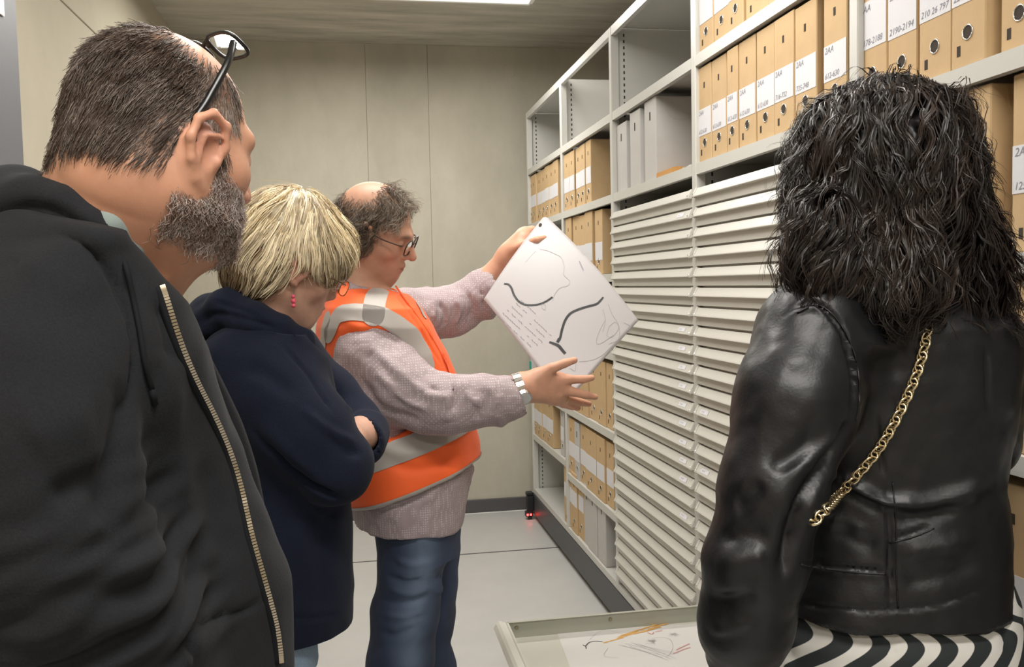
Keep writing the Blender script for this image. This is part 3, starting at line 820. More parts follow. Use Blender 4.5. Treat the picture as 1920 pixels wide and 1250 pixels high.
def hand(S, wrist, d, up, size=1.0, curl=.5, side=1, spread=.12, thumb=(.9, .5)):
    """relaxed hand: wrist point, finger direction d, back-of-hand normal up; side=+1 thumb towards cross(d, up)"""
    d = np.asarray(d, float); d /= np.linalg.norm(d); up = np.asarray(up, float); up -= d*(up @ d); up /= np.linalg.norm(up); sd = np.cross(d, up)*side
    w_ = np.asarray(wrist, float); z = size
    S.frame()
    for t in np.linspace(-1, 1, 4):
        S.cone(w_+sd*t*.012*z, w_+d*.085*z+sd*t*.030*z, .016*z, .0125*z, .02)
    for i, (off, L) in enumerate(((.031, .072), (.011, .080), (-.010, .074), (-.029, .058))):
        p = w_+d*.085*z+sd*off*z; a = 0; dd = d+sd*off*3*spread
        dd /= np.linalg.norm(dd); pts = [p]
        for j, fr in enumerate((.45, .30, .25)):
            a += curl*(.5, .9, .7)[j]; q = dd*math.cos(a)-up*math.sin(a); p = p+q*L*fr*z; pts.append(p)
        S.chain(pts, [.0095*z, .0085*z, .0078*z, .0065*z], .003, first=.012)
    p = w_+d*.022*z+sd*.022*z; q1 = d*thumb[1]+sd*thumb[0]-up*.25; q1 /= np.linalg.norm(q1); q2 = d*.85+sd*.4-up*.2; q2 /= np.linalg.norm(q2)
    S.chain([p, p+q1*.040*z, p+q1*.040*z+q2*.030*z, p+q1*.040*z+q2*.054*z], [.014*z, .0115*z, .0095*z, .0075*z], .004, first=.015)
def shoes_legs(S_tr, S_sh, hips, feet, az, r=(.095, .065, .055), zt=None, knee=None):
    pass
# ================================================================== people
K = PY
M_skin = mat('skin', (.6, .35, .25), .5, attr=True, spec=.4, sss=.12, bump=(700, .12, .0006))
M_hair = mat('hair', (.1, .08, .06), .42, attr=True, spec=.4)
def px_sections(rows, Y, hw, az, sq=1.0):
    """rows (v, u_left, u_right[, hw]): silhouette in the photo -> loft sections; for a figure seen from its side"""
    out = []
    for r in rows:
        v, ul, ur = r[:3]; h = r[3] if len(r) > 3 else hw; yy = r[4] if len(r) > 4 else Y
        a, b = K(ul, v, yy), K(ur, v, yy); c = (a+b)/2
        out.append((c[2], c[0], c[1], h, np.linalg.norm(b-a)/2*sq, az))
    return out
def cap_rows(base, m, V):  # helper for colour masks
    return base
def build_person(S, lo, hi, res, colfn, label):
    V, F = S.mesh(lo, hi, res)
    cols = colfn(V)
    o = link('person', mesh_np('person_body', V, F, True, cols), M_skin)
    tag(o, label, 'person'); return o, V, F
def legs(S, L, R_, k=.03):
    for pts, rs in (L, R_): S.chain(pts, rs, k)
def shoe(S, ankle, az, k=1.0):
    R = rotm(az); S.frame(R, (ankle[0], ankle[1], 0), k)
    S.cone((0, -.06, .045), (0, .10, .036), .040, .036, .02); S.cone((0, .10, .036), (0, .19, .034), .038, .033, .02)
    S.cone((0, -.045, .05), (0, -.035, .11), .042, .046, .03); S.half((0, 0, .001), (0, 0, -1)); S.frame()

# ------------------------------------------------------------------ man in the orange vest
Y0 = 2.12
RH = rotm(103, 24, 14); HC = K(703, 433, 2.10); HK = .9
S = Sdf()
head_prims(S, RH, HC, HK, nose=1.07)
S.cone(HC+HK*(RH @ np.array([0, -.050, -.045])), K(672, 580, 2.12), .050, .060, .02)
trs = [(548, 640, 750, .10), (575, 622, 775, .17), (610, 608, 800, .18), (660, 604, 826, .175), (710, 606, 846, .165), (770, 612, 868, .165), (830, 625, 882, .165), (880, 642, 884, .165), (935, 668, 862, .16), (975, 690, 856, .155), (1000, 722, 836, .12)]
S.loft(px_sections([(v, a+10, b-10, h-.035) for v, a, b, h in trs], Y0, .17, 82), .03)
na = [K(692, 682, 1.985), K(745, 712, 1.94), K(818, 756, 1.915), K(905, 752, 1.895), K(978, 726, 1.89)]      # near arm
fa = [K(765, 595, 2.29), K(850, 582, 2.34), K(905, 540, 2.315), K(952, 482, 2.285)]                            # far arm
S.chain(na, [.042, .048, .042, .038, .029], .03); S.chain(fa, [.055, .044, .038, .027], .03)
# legs under the jeans
hz = K(775, 985, Y0)
lg_n = [K(775, 985, 2.06), K(772, 1080, 2.05), K(752, 1235, 2.03), np.array([K(742, 1300, 2.03)[0], 2.03, .48]), np.array([K(742, 1300, 2.03)[0]-.02, 2.06, .09])]
lg_f = [K(800, 985, 2.2), K(800, 1090, 2.22), K(800, 1235, 2.22), np.array([K(805, 1300, 2.22)[0], 2.22, .48]), np.array([K(805, 1300, 2.22)[0]+.0, 2.25, .09])]
S.chain(lg_n, [.055, .048, .045, .042, .03], .03); S.chain(lg_f, [.055, .048, .045, .042, .03], .03)
# near hand, open, in front of the sheet
w0 = K(980, 724, 1.89)
def fing(S, pts, rs, first=.012): S.chain(pts, rs, .003, first=first)
S.cone(w0, K(1030, 712, 1.905), .024, .021, .02); S.cone(w0, K(1040, 728, 1.905), .024, .02, .02); S.cone(K(985, 732, 1.89), K(1040, 746, 1.91), .022, .016, .02)
S.cone(K(1000, 716, 1.895), K(1050, 712, 1.90), .019, .015, .015)
fing(S, [K(1012, 703, 1.885), K(1035, 690, 1.875), K(1058, 681, 1.872), K(1077, 675, 1.875)], [.0165, .0115, .0098, .0075], .02)      # thumb
fing(S, [K(1042, 711, 1.90), K(1066, 711, 1.895), K(1092, 711, 1.90), K(1110, 708, 1.905)], [.0125, .0105, .0092, .007])                 # index
fing(S, [K(1046, 728, 1.905), K(1072, 734, 1.90), K(1098, 740, 1.90), K(1116, 744, 1.91)], [.012, .0105, .0092, .007])                    # middle
fing(S, [K(1044, 741, 1.91), K(1066, 748, 1.925), K(1088, 754, 1.93), K(1104, 757, 1.935)], [.0115, .0100, .0088, .007])                   # ring
fing(S, [K(1038, 748, 1.915), K(1056, 757, 1.93), K(1072, 762, 1.935), K(1084, 765, 1.94)], [.011, .0092, .008, .0065])                    # little
for (u, v) in ((1046, 709), (1050, 727), (1047, 741)): S.ell(K(u, v, 1.893), (.008, .006, .006), .006)
# far hand, pinching the corner
fw = fa[-1]
S.cone(fw, K(980, 446, 2.27), .025, .021, .02); S.cone(fw, K(978, 458, 2.26), .024, .018, .02); S.cone(K(958, 470, 2.28), K(984, 438, 2.29), .021, .017, .02)
fing(S, [K(966, 468, 2.255), K(986, 457, 2.218), K(1006, 450, 2.200), K(1021, 446, 2.208)], [.015, .0105, .0095, .0075], .015)           # thumb in front of the sheet
fing(S, [K(980, 438, 2.285), K(998, 430, 2.29), K(1010, 434, 2.295), K(1020, 441, 2.275)], [.0120, .0098, .0088, .0072])                  # index behind it
fing(S, [K(984, 446, 2.295), K(1000, 437, 2.31), K(1012, 441, 2.315), K(1016, 449, 2.305)], [.0115, .0098, .0088, .007])
fing(S, [K(984, 454, 2.295), K(1000, 448, 2.32), K(1008, 454, 2.325), K(1004, 463, 2.31)], [.011, .0095, .0085, .007])
fing(S, [K(980, 462, 2.29), K(994, 459, 2.31), K(1000, 466, 2.315), K(994, 472, 2.3)], [.0105, .0088, .0078, .0065])
def cols(V):
    C, q = head_cols(V, RH, HC, HK, (.52, .285, .195), (.56, .24, .17), (.40, .17, .13), (.20, .13, .09))
    u, v, d = proj(V)
    hm = (u > 900)
    C[hm] = C[hm]*np.array([1.12, 1.08, 1.05])
    return np.clip(C, 0, 1)
lo = np.minimum(HC-.2, K(600, 900, 2.4)); lo = np.array([-.25, 1.7, .03]); hi = np.array([.62, 2.5, 1.85])
vest_man, bV, bF = build_person(S, lo, hi, .0046, cols, 'grey-haired man in orange vest holding up a drawing beside the drawers')
OS = S
# --- shirt
M_shirt = mat('mauve_cotton', (.42, .345, .345), .75, bump=(900, .15, .0008))
nt = M_shirt.node_tree; b = nt.nodes['Principled BSDF']
vo = nt.nodes.new('ShaderNodeTexVoronoi'); vo.inputs['Scale'].default_value = 190; vo.inputs['Randomness'].default_value = .15
tc = nt.nodes.new('ShaderNodeTexCoord'); nt.links.new(tc.outputs['Object'], vo.inputs['Vector'])
mr = nt.nodes.new('ShaderNodeMapRange'); mr.inputs[1].default_value = .25; mr.inputs[2].default_value = .36; nt.links.new(vo.outputs['Distance'], mr.inputs[0])
mx = nt.nodes.new('ShaderNodeMix'); mx.data_type = 'RGBA'; mx.inputs['A'].default_value = (.54, .475, .49, 1); mx.inputs['B'].default_value = (.35, .275, .285, 1)
nt.links.new(mr.outputs[0], mx.inputs['Factor']); nt.links.new(mx.outputs['Result'], b.inputs['Base Color'])
H = Sdf()
H.loft(px_sections([(v, a+4, b-4, h-.006) for v, a, b, h in trs[:-1]], Y0, .17, 82), .03, zlo=K(775, 968, Y0)[2])
H.loft(px_sections([(880, 645, 880, .166), (925, 660, 872, .168), (955, 664, 866, .168), (975, 667, 862, .166)], Y0, .17, 82), .02)
H.chain([K(690, 678, 1.975), K(742, 722, 1.945), K(800, 754, 1.92), K(842, 760, 1.905), K(900, 752, 1.895), K(948, 747, 1.892)], [.074, .072, .062, .058, .051, .049], .03, first=.05)
H.cone(K(928, 749, 1.893), K(954, 746, 1.892), .053, .051, .006)            # turned cuff
H.ell(K(938, 777, 1.892), (.018, .03, .028), .012)                            # hanging cuff corner
H.cone(K(950, 743, 1.892), K(975, 738, 1.892), .038, .044, .004, op='s')
H.chain([K(765, 592, 2.27), K(850, 583, 2.33), K(898, 556, 2.32), K(916, 545, 2.315)], [.075, .060, .052, .055], .03, first=.05)
H.cone(K(903, 552, 2.318), K(918, 543, 2.313), .058, .060, .006)
H.ell(K(917, 585, 2.30), (.02, .03, .022), .012)
H.cone(K(914, 545, 2.315), K(935, 533, 2.31), .047, .052, .004, op='s')
# collar
nb = K(680, 552, 2.11)
for t0, t1 in ((0, 1), (1, 2), (2, 3), (3, 4), (4, 5), (5, 6), (6, 7), (7, 8)):
    a0, a1 = [np.radians(82)+math.pi/4*t for t in (t0, t1)]
    H.cone(nb+np.array([math.sin(a0)*.075, math.cos(a0)*.07, .004-.03*math.sin(a0-.0)]), nb+np.array([math.sin(a1)*.075, math.cos(a1)*.07, .004-.03*math.sin(a1)]), .014, .014, .01)
V, F = H.mesh(lo, hi, .005)
sp = [([(690, 640), (740, 690), (800, 735), (860, 745)], .010, .006), ([(660, 700), (720, 765), (790, 790)], .012, -.008), ([(700, 690), (760, 750), (812, 772)], .008, .006),
      ([(845, 715), (852, 745), (846, 780)], .007, -.010), ([(870, 712), (880, 745), (905, 762)], .008, .007), ([(826, 735), (845, 765), (838, 790)], .008, .008), ([(800, 725), (830, 742), (842, 760)], .008, -.007),
      ([(905, 720), (915, 750), (908, 785)], .007, -.006), ([(880, 735), (893, 770), (890, 788)], .007, -.006), ([(932, 706), (936, 745), (932, 785)], .004, -.006),
      ([(820, 560), (835, 590), (830, 615)], .008, -.008), ([(800, 545), (815, 580), (805, 612)], .008, .007), ([(850, 550), (862, 585), (850, 612)], .008, .008), ([(870, 540), (885, 575), (880, 600)], .007, -.007), ([(893, 512), (903, 550), (908, 590)], .004, -.006),
      ([(690, 960), (760, 945), (840, 915)], .006, -.004), ([(790, 945), (820, 920), (850, 890)], .01, .005)]
V = folds(V, F, sp); N = normals(V, F)
V = V+N*(fbm(V*np.array([1, 1, 1]), 16, 3)*.009+fbm(V, 45, 2)*.003)[:, None]
shirt = link('shirt', mesh_np('shirt', V, F, True), M_shirt, vest_man); tag(shirt, 'mauve patterned shirt')
# --- vest
M_vest = mat('fluorescent_orange', (.93, .125, .018), .7, bump=(500, .12, .0008), sheen=.1)
M_refl = mat('reflective_tape', (.40, .365, .335), .55, bump=(900, .1, .0005))
H = Sdf()
vt = [(540, 628, 742, .085), (552, 618, 762, .13), (575, 606, 782, .178), (610, 597, 806, .192), (660, 593, 832, .190), (710, 595, 854, .182), (770, 602, 878, .182), (830, 614, 894, .182), (880, 630, 900, .184), (960, 655, 880, .186), (990, 665, 870, .186)]
H.loft(px_sections(vt, Y0, .18, 82), .02)
a_, b_, c_ = K(897, 853, 2.1), K(716, 950, 1.94), K(662, 925, 2.25)
n = np.cross(b_-a_, c_-a_); n = n if n[2] < 0 else -n
H.half(a_, n, .006)
# armholes
H.cone(K(672, 735, 1.80), K(676, 735, 1.96), .070, .070, .012, op='s'); H.cone(K(700, 682, 1.80), K(700, 684, 1.98), .075, .075, .012, op='s')
H.cone(K(720, 780, 1.80), K(716, 770, 1.96), .055, .06, .02, op='s')
H.cone(K(765, 605, 2.6), K(768, 600, 2.30), .085, .085, .012, op='s')
# neck opening, low in front
H.cone(K(690, 520, 2.11), K(712, 552, 2.10), .066, .060, .01, op='s'); H.cone(K(712, 545, 2.10), K(775, 575, 2.12), .055, .020, .01, op='s')
V, F = H.mesh(lo, hi, .0045)
sp = [([(800, 600), (830, 660), (856, 705)], .003, .004), ([(745, 545), (790, 615), (830, 690)], .004, -.004), ([(700, 830), (760, 850), (850, 830)], .014, .006), ([(720, 870), (790, 880), (870, 850)], .012, -.006),
      ([(690, 780), (760, 800), (840, 810)], .010, -.005), ([(640, 600), (690, 620), (720, 640)], .01, .004)]
V = folds(V, F, sp); N = normals(V, F); V = V+N*(fbm(V, 9, 2)*.012)[:, None]; N = normals(V, F)
vest = link('safety_vest', mesh_np('safety_vest', V, F, True), M_vest, vest_man); tag(vest, 'orange high-visibility vest')
pk = Pick(V)
def band(P, hw): d, t = seg_dist(V, P); return hw-d
u, v, dd = proj(V)
# two tapes over the shoulder, one round the chest, one round the waist
tp = pk.path([(712, 528), (705, 560), (698, 590)], 5); tp = np.vstack([tp[0]+(tp[0]-tp[2]), tp])
f1 = band(pk.path([(710, 545), (703, 565), (700, 592)], 5), .024)
f2 = band(pk.path([(617, 625), (640, 588), (700, 588), (760, 618), (790, 655), (800, 685)], 6), .022)
f3 = band(pk.path([(612, 600), (604, 640), (603, 690), (612, 730)], 6), .021)
f4 = .026-np.abs(-(V-a_) @ (n/np.linalg.norm(n))-.102)
f5 = band(pk.path([(768, 530), (785, 560), (800, 590)], 5), .010)
for f in (f1, f2, f3, f4, f5): patch('reflective_stripe', V, F, N, f, .0018, M_refl, vest)
# pocket and zip on the front edge
fp = np.minimum(.030-np.abs(v-690)/790*1.0, .02-seg_dist(V, pk.path([(832, 650), (850, 735)], 4))[0])
patch('chest_pocket', V, F, N, band(pk.path([(838, 668), (848, 700), (856, 722)], 4), .016), .004, M_vest, vest)
zp = pk.path([(742, 536), (770, 575), (802, 620), (830, 668), (852, 712)], 5); Vt, Ft = tube_np(zp, .0022, 6); link('zip', mesh_np('zip', Vt, [tuple(f) for f in Ft], True), M_vest, vest)
# hem binding
hb = np.abs((V-a_) @ (n/np.linalg.norm(n))); patch('hem_binding', V, F, N, .007-hb, .0012, M_refl, vest)
# --- jeans
M_jean = mat('blue_denim', (.055, .085, .155), .8, attr=True, bump=(900, .25, .0008), noise=(500, .12))
H = Sdf()
jr = [(955, 712, 848, .140), (985, 706, 854, .150), (1030, 716, 852, .150)]
H.loft(px_sections(jr, Y0+.01, .16, 82), .03)
H.chain(lg_n[:1]+[K(770, 1040, 2.05), K(768, 1090, 2.04), K(760, 1150, 2.04), K(752, 1235, 2.03)]+[lg_n[3], lg_n[4]+[0, 0, -.02]], [.098, .070, .068, .073, .073, .068, .062], .03)
H.chain(lg_f[:1]+[K(806, 1040, 2.2), K(806, 1100, 2.2), K(800, 1160, 2.21), K(790, 1235, 2.22)]+[lg_f[3], lg_f[4]+[0, 0, -.02]], [.09, .068, .065, .067, .068, .066, .062], .03)
V, F = H.mesh(np.array([-.2, 1.7, .04]), np.array([.6, 2.5, 1.15]), .005)
sp = [([(725, 1078), (760, 1092), (800, 1085)], .008, -.008), ([(722, 1100), (765, 1112), (812, 1100)], .009, .008), ([(715, 1125), (760, 1132), (808, 1115)], .008, -.008), ([(712, 1150), (760, 1155), (800, 1140)], .009, .007),
      ([(708, 1185), (745, 1190), (790, 1170)], .009, -.007), ([(735, 1045), (770, 1058), (805, 1050)], .007, .005), ([(780, 985), (785, 1050), (782, 1110)], .003, .002), ([(730, 1000), (745, 985), (770, 978)], .008, -.004), ([(815, 1085), (830, 1080), (845, 1070)], .008, -.007), ([(812, 1110), (828, 1105), (842, 1095)], .008, .006)]
V = folds(V, F, sp); N = normals(V, F); V = V+N*(fbm(V, 22, 2)*.006)[:, None]
u, v, dd = proj(V)
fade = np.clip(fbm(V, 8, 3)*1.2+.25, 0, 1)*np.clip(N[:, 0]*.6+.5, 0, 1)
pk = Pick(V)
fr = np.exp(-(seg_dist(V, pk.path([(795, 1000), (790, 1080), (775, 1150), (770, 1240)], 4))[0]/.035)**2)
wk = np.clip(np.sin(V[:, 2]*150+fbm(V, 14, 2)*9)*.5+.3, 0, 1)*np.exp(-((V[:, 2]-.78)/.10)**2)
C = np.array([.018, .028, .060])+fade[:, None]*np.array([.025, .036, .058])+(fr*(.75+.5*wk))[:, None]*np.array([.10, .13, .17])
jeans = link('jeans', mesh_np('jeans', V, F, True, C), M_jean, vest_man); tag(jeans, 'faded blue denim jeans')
H = Sdf(); shoe(H, lg_n[4], 80); V, F = H.mesh(np.array([-.35, 1.85, -.01]), np.array([.6, 2.15, .2]), .005)
M_shoe = mat('brown_leather_shoe', (.05, .03, .02), .45)
link('shoe', mesh_np('shoe', V, F, True), M_shoe, vest_man)
H = Sdf(); shoe(H, lg_f[4], 80); V, F = H.mesh(np.array([-.35, 2.1, -.01]), np.array([.6, 2.4, .2]), .005)
link('shoe', mesh_np('shoe', V, F, True), M_shoe, vest_man)
# --- hair: thinning curly grey, bald crown
def hair_short(name, S, bV, bF, R, c, k, mask, n, length, rad, colA, colB, grey, flowfn, lift=.35, steps=5, curl=.004, parent=None, cap=None, mess=1.0):
    """strands rooted on the scalp where mask(local) > 0"""
    near = np.linalg.norm(bV-c, axis=1) < .2
    q = ((bV-c) @ R)/k; wt = np.clip(mask(q), 0, 1)*near
    P0 = surf_sample(bV, bF, n, wt); q0 = ((P0-c) @ R)/k
    g = S.grad(P0, .006); d = flowfn(q0) @ R.T; d = d-(d*g).sum(1, keepdims=True)*g; d /= np.linalg.norm(d, axis=1, keepdims=True)+1e-9
    L = (length(q0) if callable(length) else np.full(n, length))*RNG.uniform(.6, 1.25, n)
    cl = fbm(P0, 55, 2)[:, None]*R[:, 0]+fbm(P0+5, 55, 2)[:, None]*R[:, 2]
    d = d+cl*1.1*mess+RNG.normal(size=d.shape)*.14*mess
    t = np.linspace(0, 1, steps)
    lf = lift*RNG.uniform(.5, 1.5, n)
    P = P0[:, None, :]+(L[:, None]*t)[..., None]*(d[:, None, :]+g[:, None, :]*(lf[:, None]*(1-.55*t))[..., None])
    ph = RNG.uniform(0, 6.28, n)[:, None]+fbm(P0, 40, 1)[:, None]*14
    s1 = np.cross(d, g); P = P+(np.sin(ph+t*5)*curl*t)[..., None]*s1[:, None, :]+(np.cos(ph+t*5)*curl*t)[..., None]*g[:, None, :]
    gr = np.clip(grey(q0)+RNG.normal(size=n)*.22+fbm(P0, 70, 2)*.5, 0, 1)[:, None]
    col = np.array(colA)*(1-gr)+np.array(colB)*gr; col = col*RNG.uniform(.7, 1.25, (n, 1))
    rr_ = rad*np.linspace(1, .45, steps)[None]*RNG.uniform(.8, 1.2, (n, 1))
    V, F, C = strands_mesh(name, P, rr_, col)
    o = link(name, mesh_np(name, V, F, True, C), M_hair, parent); return o
def mask_o(q):
    top = np.exp(-(((q-np.array([.012, -.064, .100]))/np.array([.068, .056, .050]))**2).sum(1))
    face = (q[:, 1] > .058+.02*(q[:, 2]-.05)/.05)*1.0
    hair = np.clip((q[:, 2]+.055-.5*np.maximum(q[:, 1]-.01, 0))/.02, 0, 1)*np.clip((.068-q[:, 1]-.0*np.abs(q[:, 2]))/.01, 0, 1)
    front = np.clip((q[:, 1]-.018)/.012, 0, 1)*np.clip((.062-q[:, 2])/.012, 0, 1)
    return np.clip(hair-front-1.25*np.clip(top*1.5, 0, 1), 0, 1)
def flow_o(q):
    f = np.zeros_like(q); f[:, 1] = .15-.6*(q[:, 2] < .04); f[:, 2] = -.9+1.0*np.clip((q[:, 2]-.06)/.05, 0, 1); f[:, 0] = np.sign(q[:, 0])*.7; f[:, 1] += .8*np.clip((q[:, 2]-.07)/.03, 0, 1); return f
hr = hair_short('hair', OS, bV, bF, RH, HC, HK, mask_o, 7500, lambda q: .024+.008*(q[:, 2] > .05), .0005, (.085, .055, .035), (.33, .27, .21), lambda q: .35+.6*np.clip((q[:, 1]-.0)/.05, 0, 1)*(q[:, 2] > .02), flow_o, .5, 6, .008, vest_man)
tag(hr, 'curly greying hair round a bald crown')
# --- glasses
M_frame = mat('dark_metal_frame', (.06, .04, .03), .3, metal=.7); M_lens = bpy.data.materials.new('spectacle_lens'); M_lens.use_nodes = True
bs = M_lens.node_tree.nodes['Principled BSDF']; bs.inputs['Transmission Weight'].default_value = 1; bs.inputs['Roughness'].default_value = .02; bs.inputs['IOR'].default_value = 1.05; bs.inputs['Base Color'].default_value = (.97, .97, .97, 1)
def glasses(R, c, k, parent, m, r=(.026, .019), sq=2.6, tr=.0013, fwd=.112, zc=-.004, tip=(-.028, .012), sep=.033, name='glasses', wide=.082, arm=.0016, lens=True):
    W = lambda p: np.asarray(c)+k*(R @ np.asarray(p, float))
    e = empty(name); e.parent = parent
    for s in (-1, 1):
        T = np.linspace(0, 2*math.pi, 29)[:-1]
        ring = [(s*sep+r[0]*np.sign(math.cos(t))*abs(math.cos(t))**(2/sq), fwd-.18*abs(abs(s*sep+r[0]*math.cos(t))-.0)**1.0*.35, zc+r[1]*np.sign(math.sin(t))*abs(math.sin(t))**(2/sq)) for t in T]
        rw = np.array([W(p) for p in ring]); V, F = tube_np(rw, tr, 6, True)
        ro = link('rim', mesh_np('rim', V, [tuple(f) for f in F], True), m, e)
        if lens: link('lens', mesh_np('lens', rw, [tuple(range(28))]), M_lens, ro)
        pts = spline(np.array([(s*(sep+r[0]), fwd-.012, zc+.008), (s*wide*.96, .085, zc+.010), (s*wide*1.02, .03, zc+.010), (s*wide*1.04, -.005, zc+.014+tip[1]), (s*wide*1.0, tip[0], zc-.01)]), 6)
        V, F = tube_np([W(p) for p in pts], arm, 6); link('temple_arm', mesh_np('temple_arm', V, [tuple(f) for f in F], True), m, e)
    pts = spline(np.array([(-sep+r[0], fwd-.003, zc+.006), (0, fwd+.003, zc+.010), (sep-r[0], fwd-.003, zc+.006)]), 5); V, F = tube_np([W(p) for p in pts], tr, 6)
    link('bridge', mesh_np('bridge', V, [tuple(f) for f in F], True), m, e)
    return e
glasses(RH, HC, HK, vest_man, M_frame, r=(.027, .020), tr=.0016, fwd=.106, zc=.001, sep=.033)
# --- watch and ring
M_steel = mat('watch_steel', (.62, .60, .56), .25, metal=1)
wc = K(973, 727, 1.89); ax = K(985, 723, 1.89)-K(960, 731, 1.89); ax /= np.linalg.norm(ax)
a1 = np.cross(ax, [0, 1, 0]); a1 /= np.linalg.norm(a1); a2 = np.cross(ax, a1)
e = empty('wristwatch'); e.parent = vest_man
for j in range(22):
    t = 2*math.pi*j/22; cpt = wc+.0325*(math.cos(t)*a1+math.sin(t)*a2); tn = -math.sin(t)*a1+math.cos(t)*a2; nr = math.cos(t)*a1+math.sin(t)*a2
    b = MB(); b.bbox(-.0043, .0043, -.009, .009, -.0014, .0014, .0006)
    o = b.build('strap_link', M_steel, e); o.matrix_local = Matrix(((tn[0], ax[0], nr[0], cpt[0]), (tn[1], ax[1], nr[1], cpt[1]), (tn[2], ax[2], nr[2], cpt[2]), (0, 0, 0, 1)))
wn = (K(982, 745, 1.86)-wc); wn -= ax*(wn @ ax); wn /= np.linalg.norm(wn)
V, F = tube_np([wc+wn*.031, wc+wn*.0405], [.0185, .0175], 20); link('watch_case', mesh_np('watch_case', V, [tuple(f) for f in F]), M_steel, e)
V, F = tube_np([wc+wn*.0405, wc+wn*.0412], [.0145, .0145], 20); link('watch_dial', mesh_np('watch_dial', V, [tuple(f) for f in F]), mat('pale_dial', (.55, .55, .55), .3), e)
rc = (K(1066, 748, 1.925)*.8+K(1044, 741, 1.91)*.2); rx = K(1088, 754, 1.93)-K(1044, 741, 1.91); rx /= np.linalg.norm(rx); r1 = np.cross(rx, [0, 0, 1]); r1 /= np.linalg.norm(r1); r2 = np.cross(rx, r1)
V, F = tube_np([rc+.0108*(math.cos(t)*r1+math.sin(t)*r2) for t in np.linspace(0, 6.283, 19)[:-1]], .0014, 6, True)
link('finger_ring', mesh_np('finger_ring', V, [tuple(f) for f in F], True), mat('pale_gold', (.8, .62, .35), .2, metal=1), vest_man)

# ------------------------------------------------------------------ the drawing he holds
M_film = mat('drafting_film', (.41, .387, .392), .5)
SC = np.array([K(1022, 403, 2.258), K(1197, 602, 2.06), K(1061, 755, 1.95), K(907, 561, 2.145)])      # top, right, bottom, left corners
sn = np.cross(SC[1]-SC[0], SC[3]-SC[0]); sn /= np.linalg.norm(sn); sn = sn if sn[1] < 0 else -sn
def sheet_pt(a, b):
    """a along top->right, b along top->left, slight curl"""
    p = SC[0]*(1-a)*(1-b)+SC[1]*a*(1-b)+SC[2]*a*b+SC[3]*(1-a)*b
    return p+sn*(.016*math.sin(math.pi*a)*(1-.5*b)+.010*math.sin(math.pi*b)+.006*math.sin(2.4*a+3*b))
def ab_of(u, v):
    """sheet coordinates of a photo pixel"""
    a, b = .5, .5
    for _ in range(12):
        p = sheet_pt(a, b); U = np.array([x[0] for x in proj(p)])[:2]
        d1 = (np.array([x[0] for x in proj(sheet_pt(a+.01, b))])[:2]-U)/.01; d2 = (np.array([x[0] for x in proj(sheet_pt(a, b+.01))])[:2]-U)/.01
        s_ = np.linalg.solve(np.stack([d1, d2], 1), np.array([u, v])-U); a += s_[0]; b += s_[1]
    return a, b
NA, NB = 40, 30; V = []; F = []
def corner_cut(a, b):      # the rounded top corner
    r = .045
    if a < r and b < r:
        d = math.hypot(r-a, r-b)
        if d > r: a, b = r-(r-a)*r/d, r-(r-b)*r/d
    return a, b
for sgn in (1, -1):
    for i in range(NA+1):
        for j in range(NB+1): V.append(sheet_pt(*corner_cut(i/NA, j/NB))+sn*.00012*sgn)
nn = (NA+1)*(NB+1); ix = lambda i, j: i*(NB+1)+j
for i in range(NA):
    for j in range(NB):
        q = (ix(i, j), ix(i+1, j), ix(i+1, j+1), ix(i, j+1)); F.append(q[::-1]); F.append(tuple(x+nn for x in q))
bd = [ix(i, 0) for i in range(NA)]+[ix(NA, j) for j in range(NB)]+[ix(i, NB) for i in range(NA, 0, -1)]+[ix(0, j) for j in range(NB, 0, -1)]
for i in range(len(bd)): a_, b_ = bd[i], bd[(i+1) % len(bd)]; F.append((a_, b_, b_+nn, a_+nn))
film = link('profile_drawing', mesh_np('profile_drawing', np.array(V), F, True), M_film); tag(film, 'white drawing sheet with two thick black profile curves held by the man', 'drawing')
def on_sheet(pts, n=5):
    q = spline(np.asarray(pts, float), n) if len(pts) > 2 else np.asarray(pts, float)
    return np.array([sheet_pt(*ab_of(u, v)) for u, v in q])
def draw(name, m, lines, wd, n=5, lift=.0006):
    for ln in lines:
        P = on_sheet(ln, n); w_ = wd
        if isinstance(wd, (list, tuple)): w_ = np.interp(np.linspace(0, 1, len(P)), np.linspace(0, 1, len(wd)), wd)
        V, F = ribbon(P, w_, lift, sn); link(name, mesh_np(name, V, F), m, film)
draw('ink_profile', M_black, [[(945, 532), (953, 533), (959, 540), (964, 553), (973, 565), (985, 571), (998, 572), (1012, 570), (1024, 565), (1036, 557)]], .0052)
draw('ink_profile', M_black, [[(1131, 557), (1126, 563), (1118, 570), (1100, 575), (1082, 581), (1069, 588), (1060, 600), (1054, 617), (1050, 634), (1045, 642)]], [.004, .006, .006, .006, .006])
draw('ink_profile', M_black, [[(1030, 641), (1038, 644), (1047, 648), (1054, 656), (1060, 663)]], [.005, .008, .007])
draw('ink_profile', M_black, [[(1045, 642), (1049, 634)]], .007)
pl = [[(1012, 468), (1026, 470), (1040, 476), (1052, 483), (1058, 500), (1057, 515), (1068, 527), (1064, 536), (1050, 540), (1040, 552), (1036, 565)], [(985, 492), (1005, 470)],
      [(1017, 578), (1015, 570), (1022, 572), (1022, 581), (1017, 578)], [(1135, 600), (1125, 618), (1118, 640), (1126, 644), (1150, 628)], [(1140, 570), (1148, 590), (1160, 610), (1160, 635), (1142, 645)], [(1142, 612), (1138, 628), (1147, 632), (1160, 615), (1153, 604), (1142, 612)],
      [(1130, 580), (1135, 600), (1130, 622)], [(1170, 605), (1182, 612), (1176, 620)], [(1085, 678), (1110, 675), (1130, 665), (1150, 645)], [(1068, 690), (1078, 695), (1080, 680)]]
draw('pencil_line', M_pencil, pl, .0010)
rr = random.Random(5)
wl = []
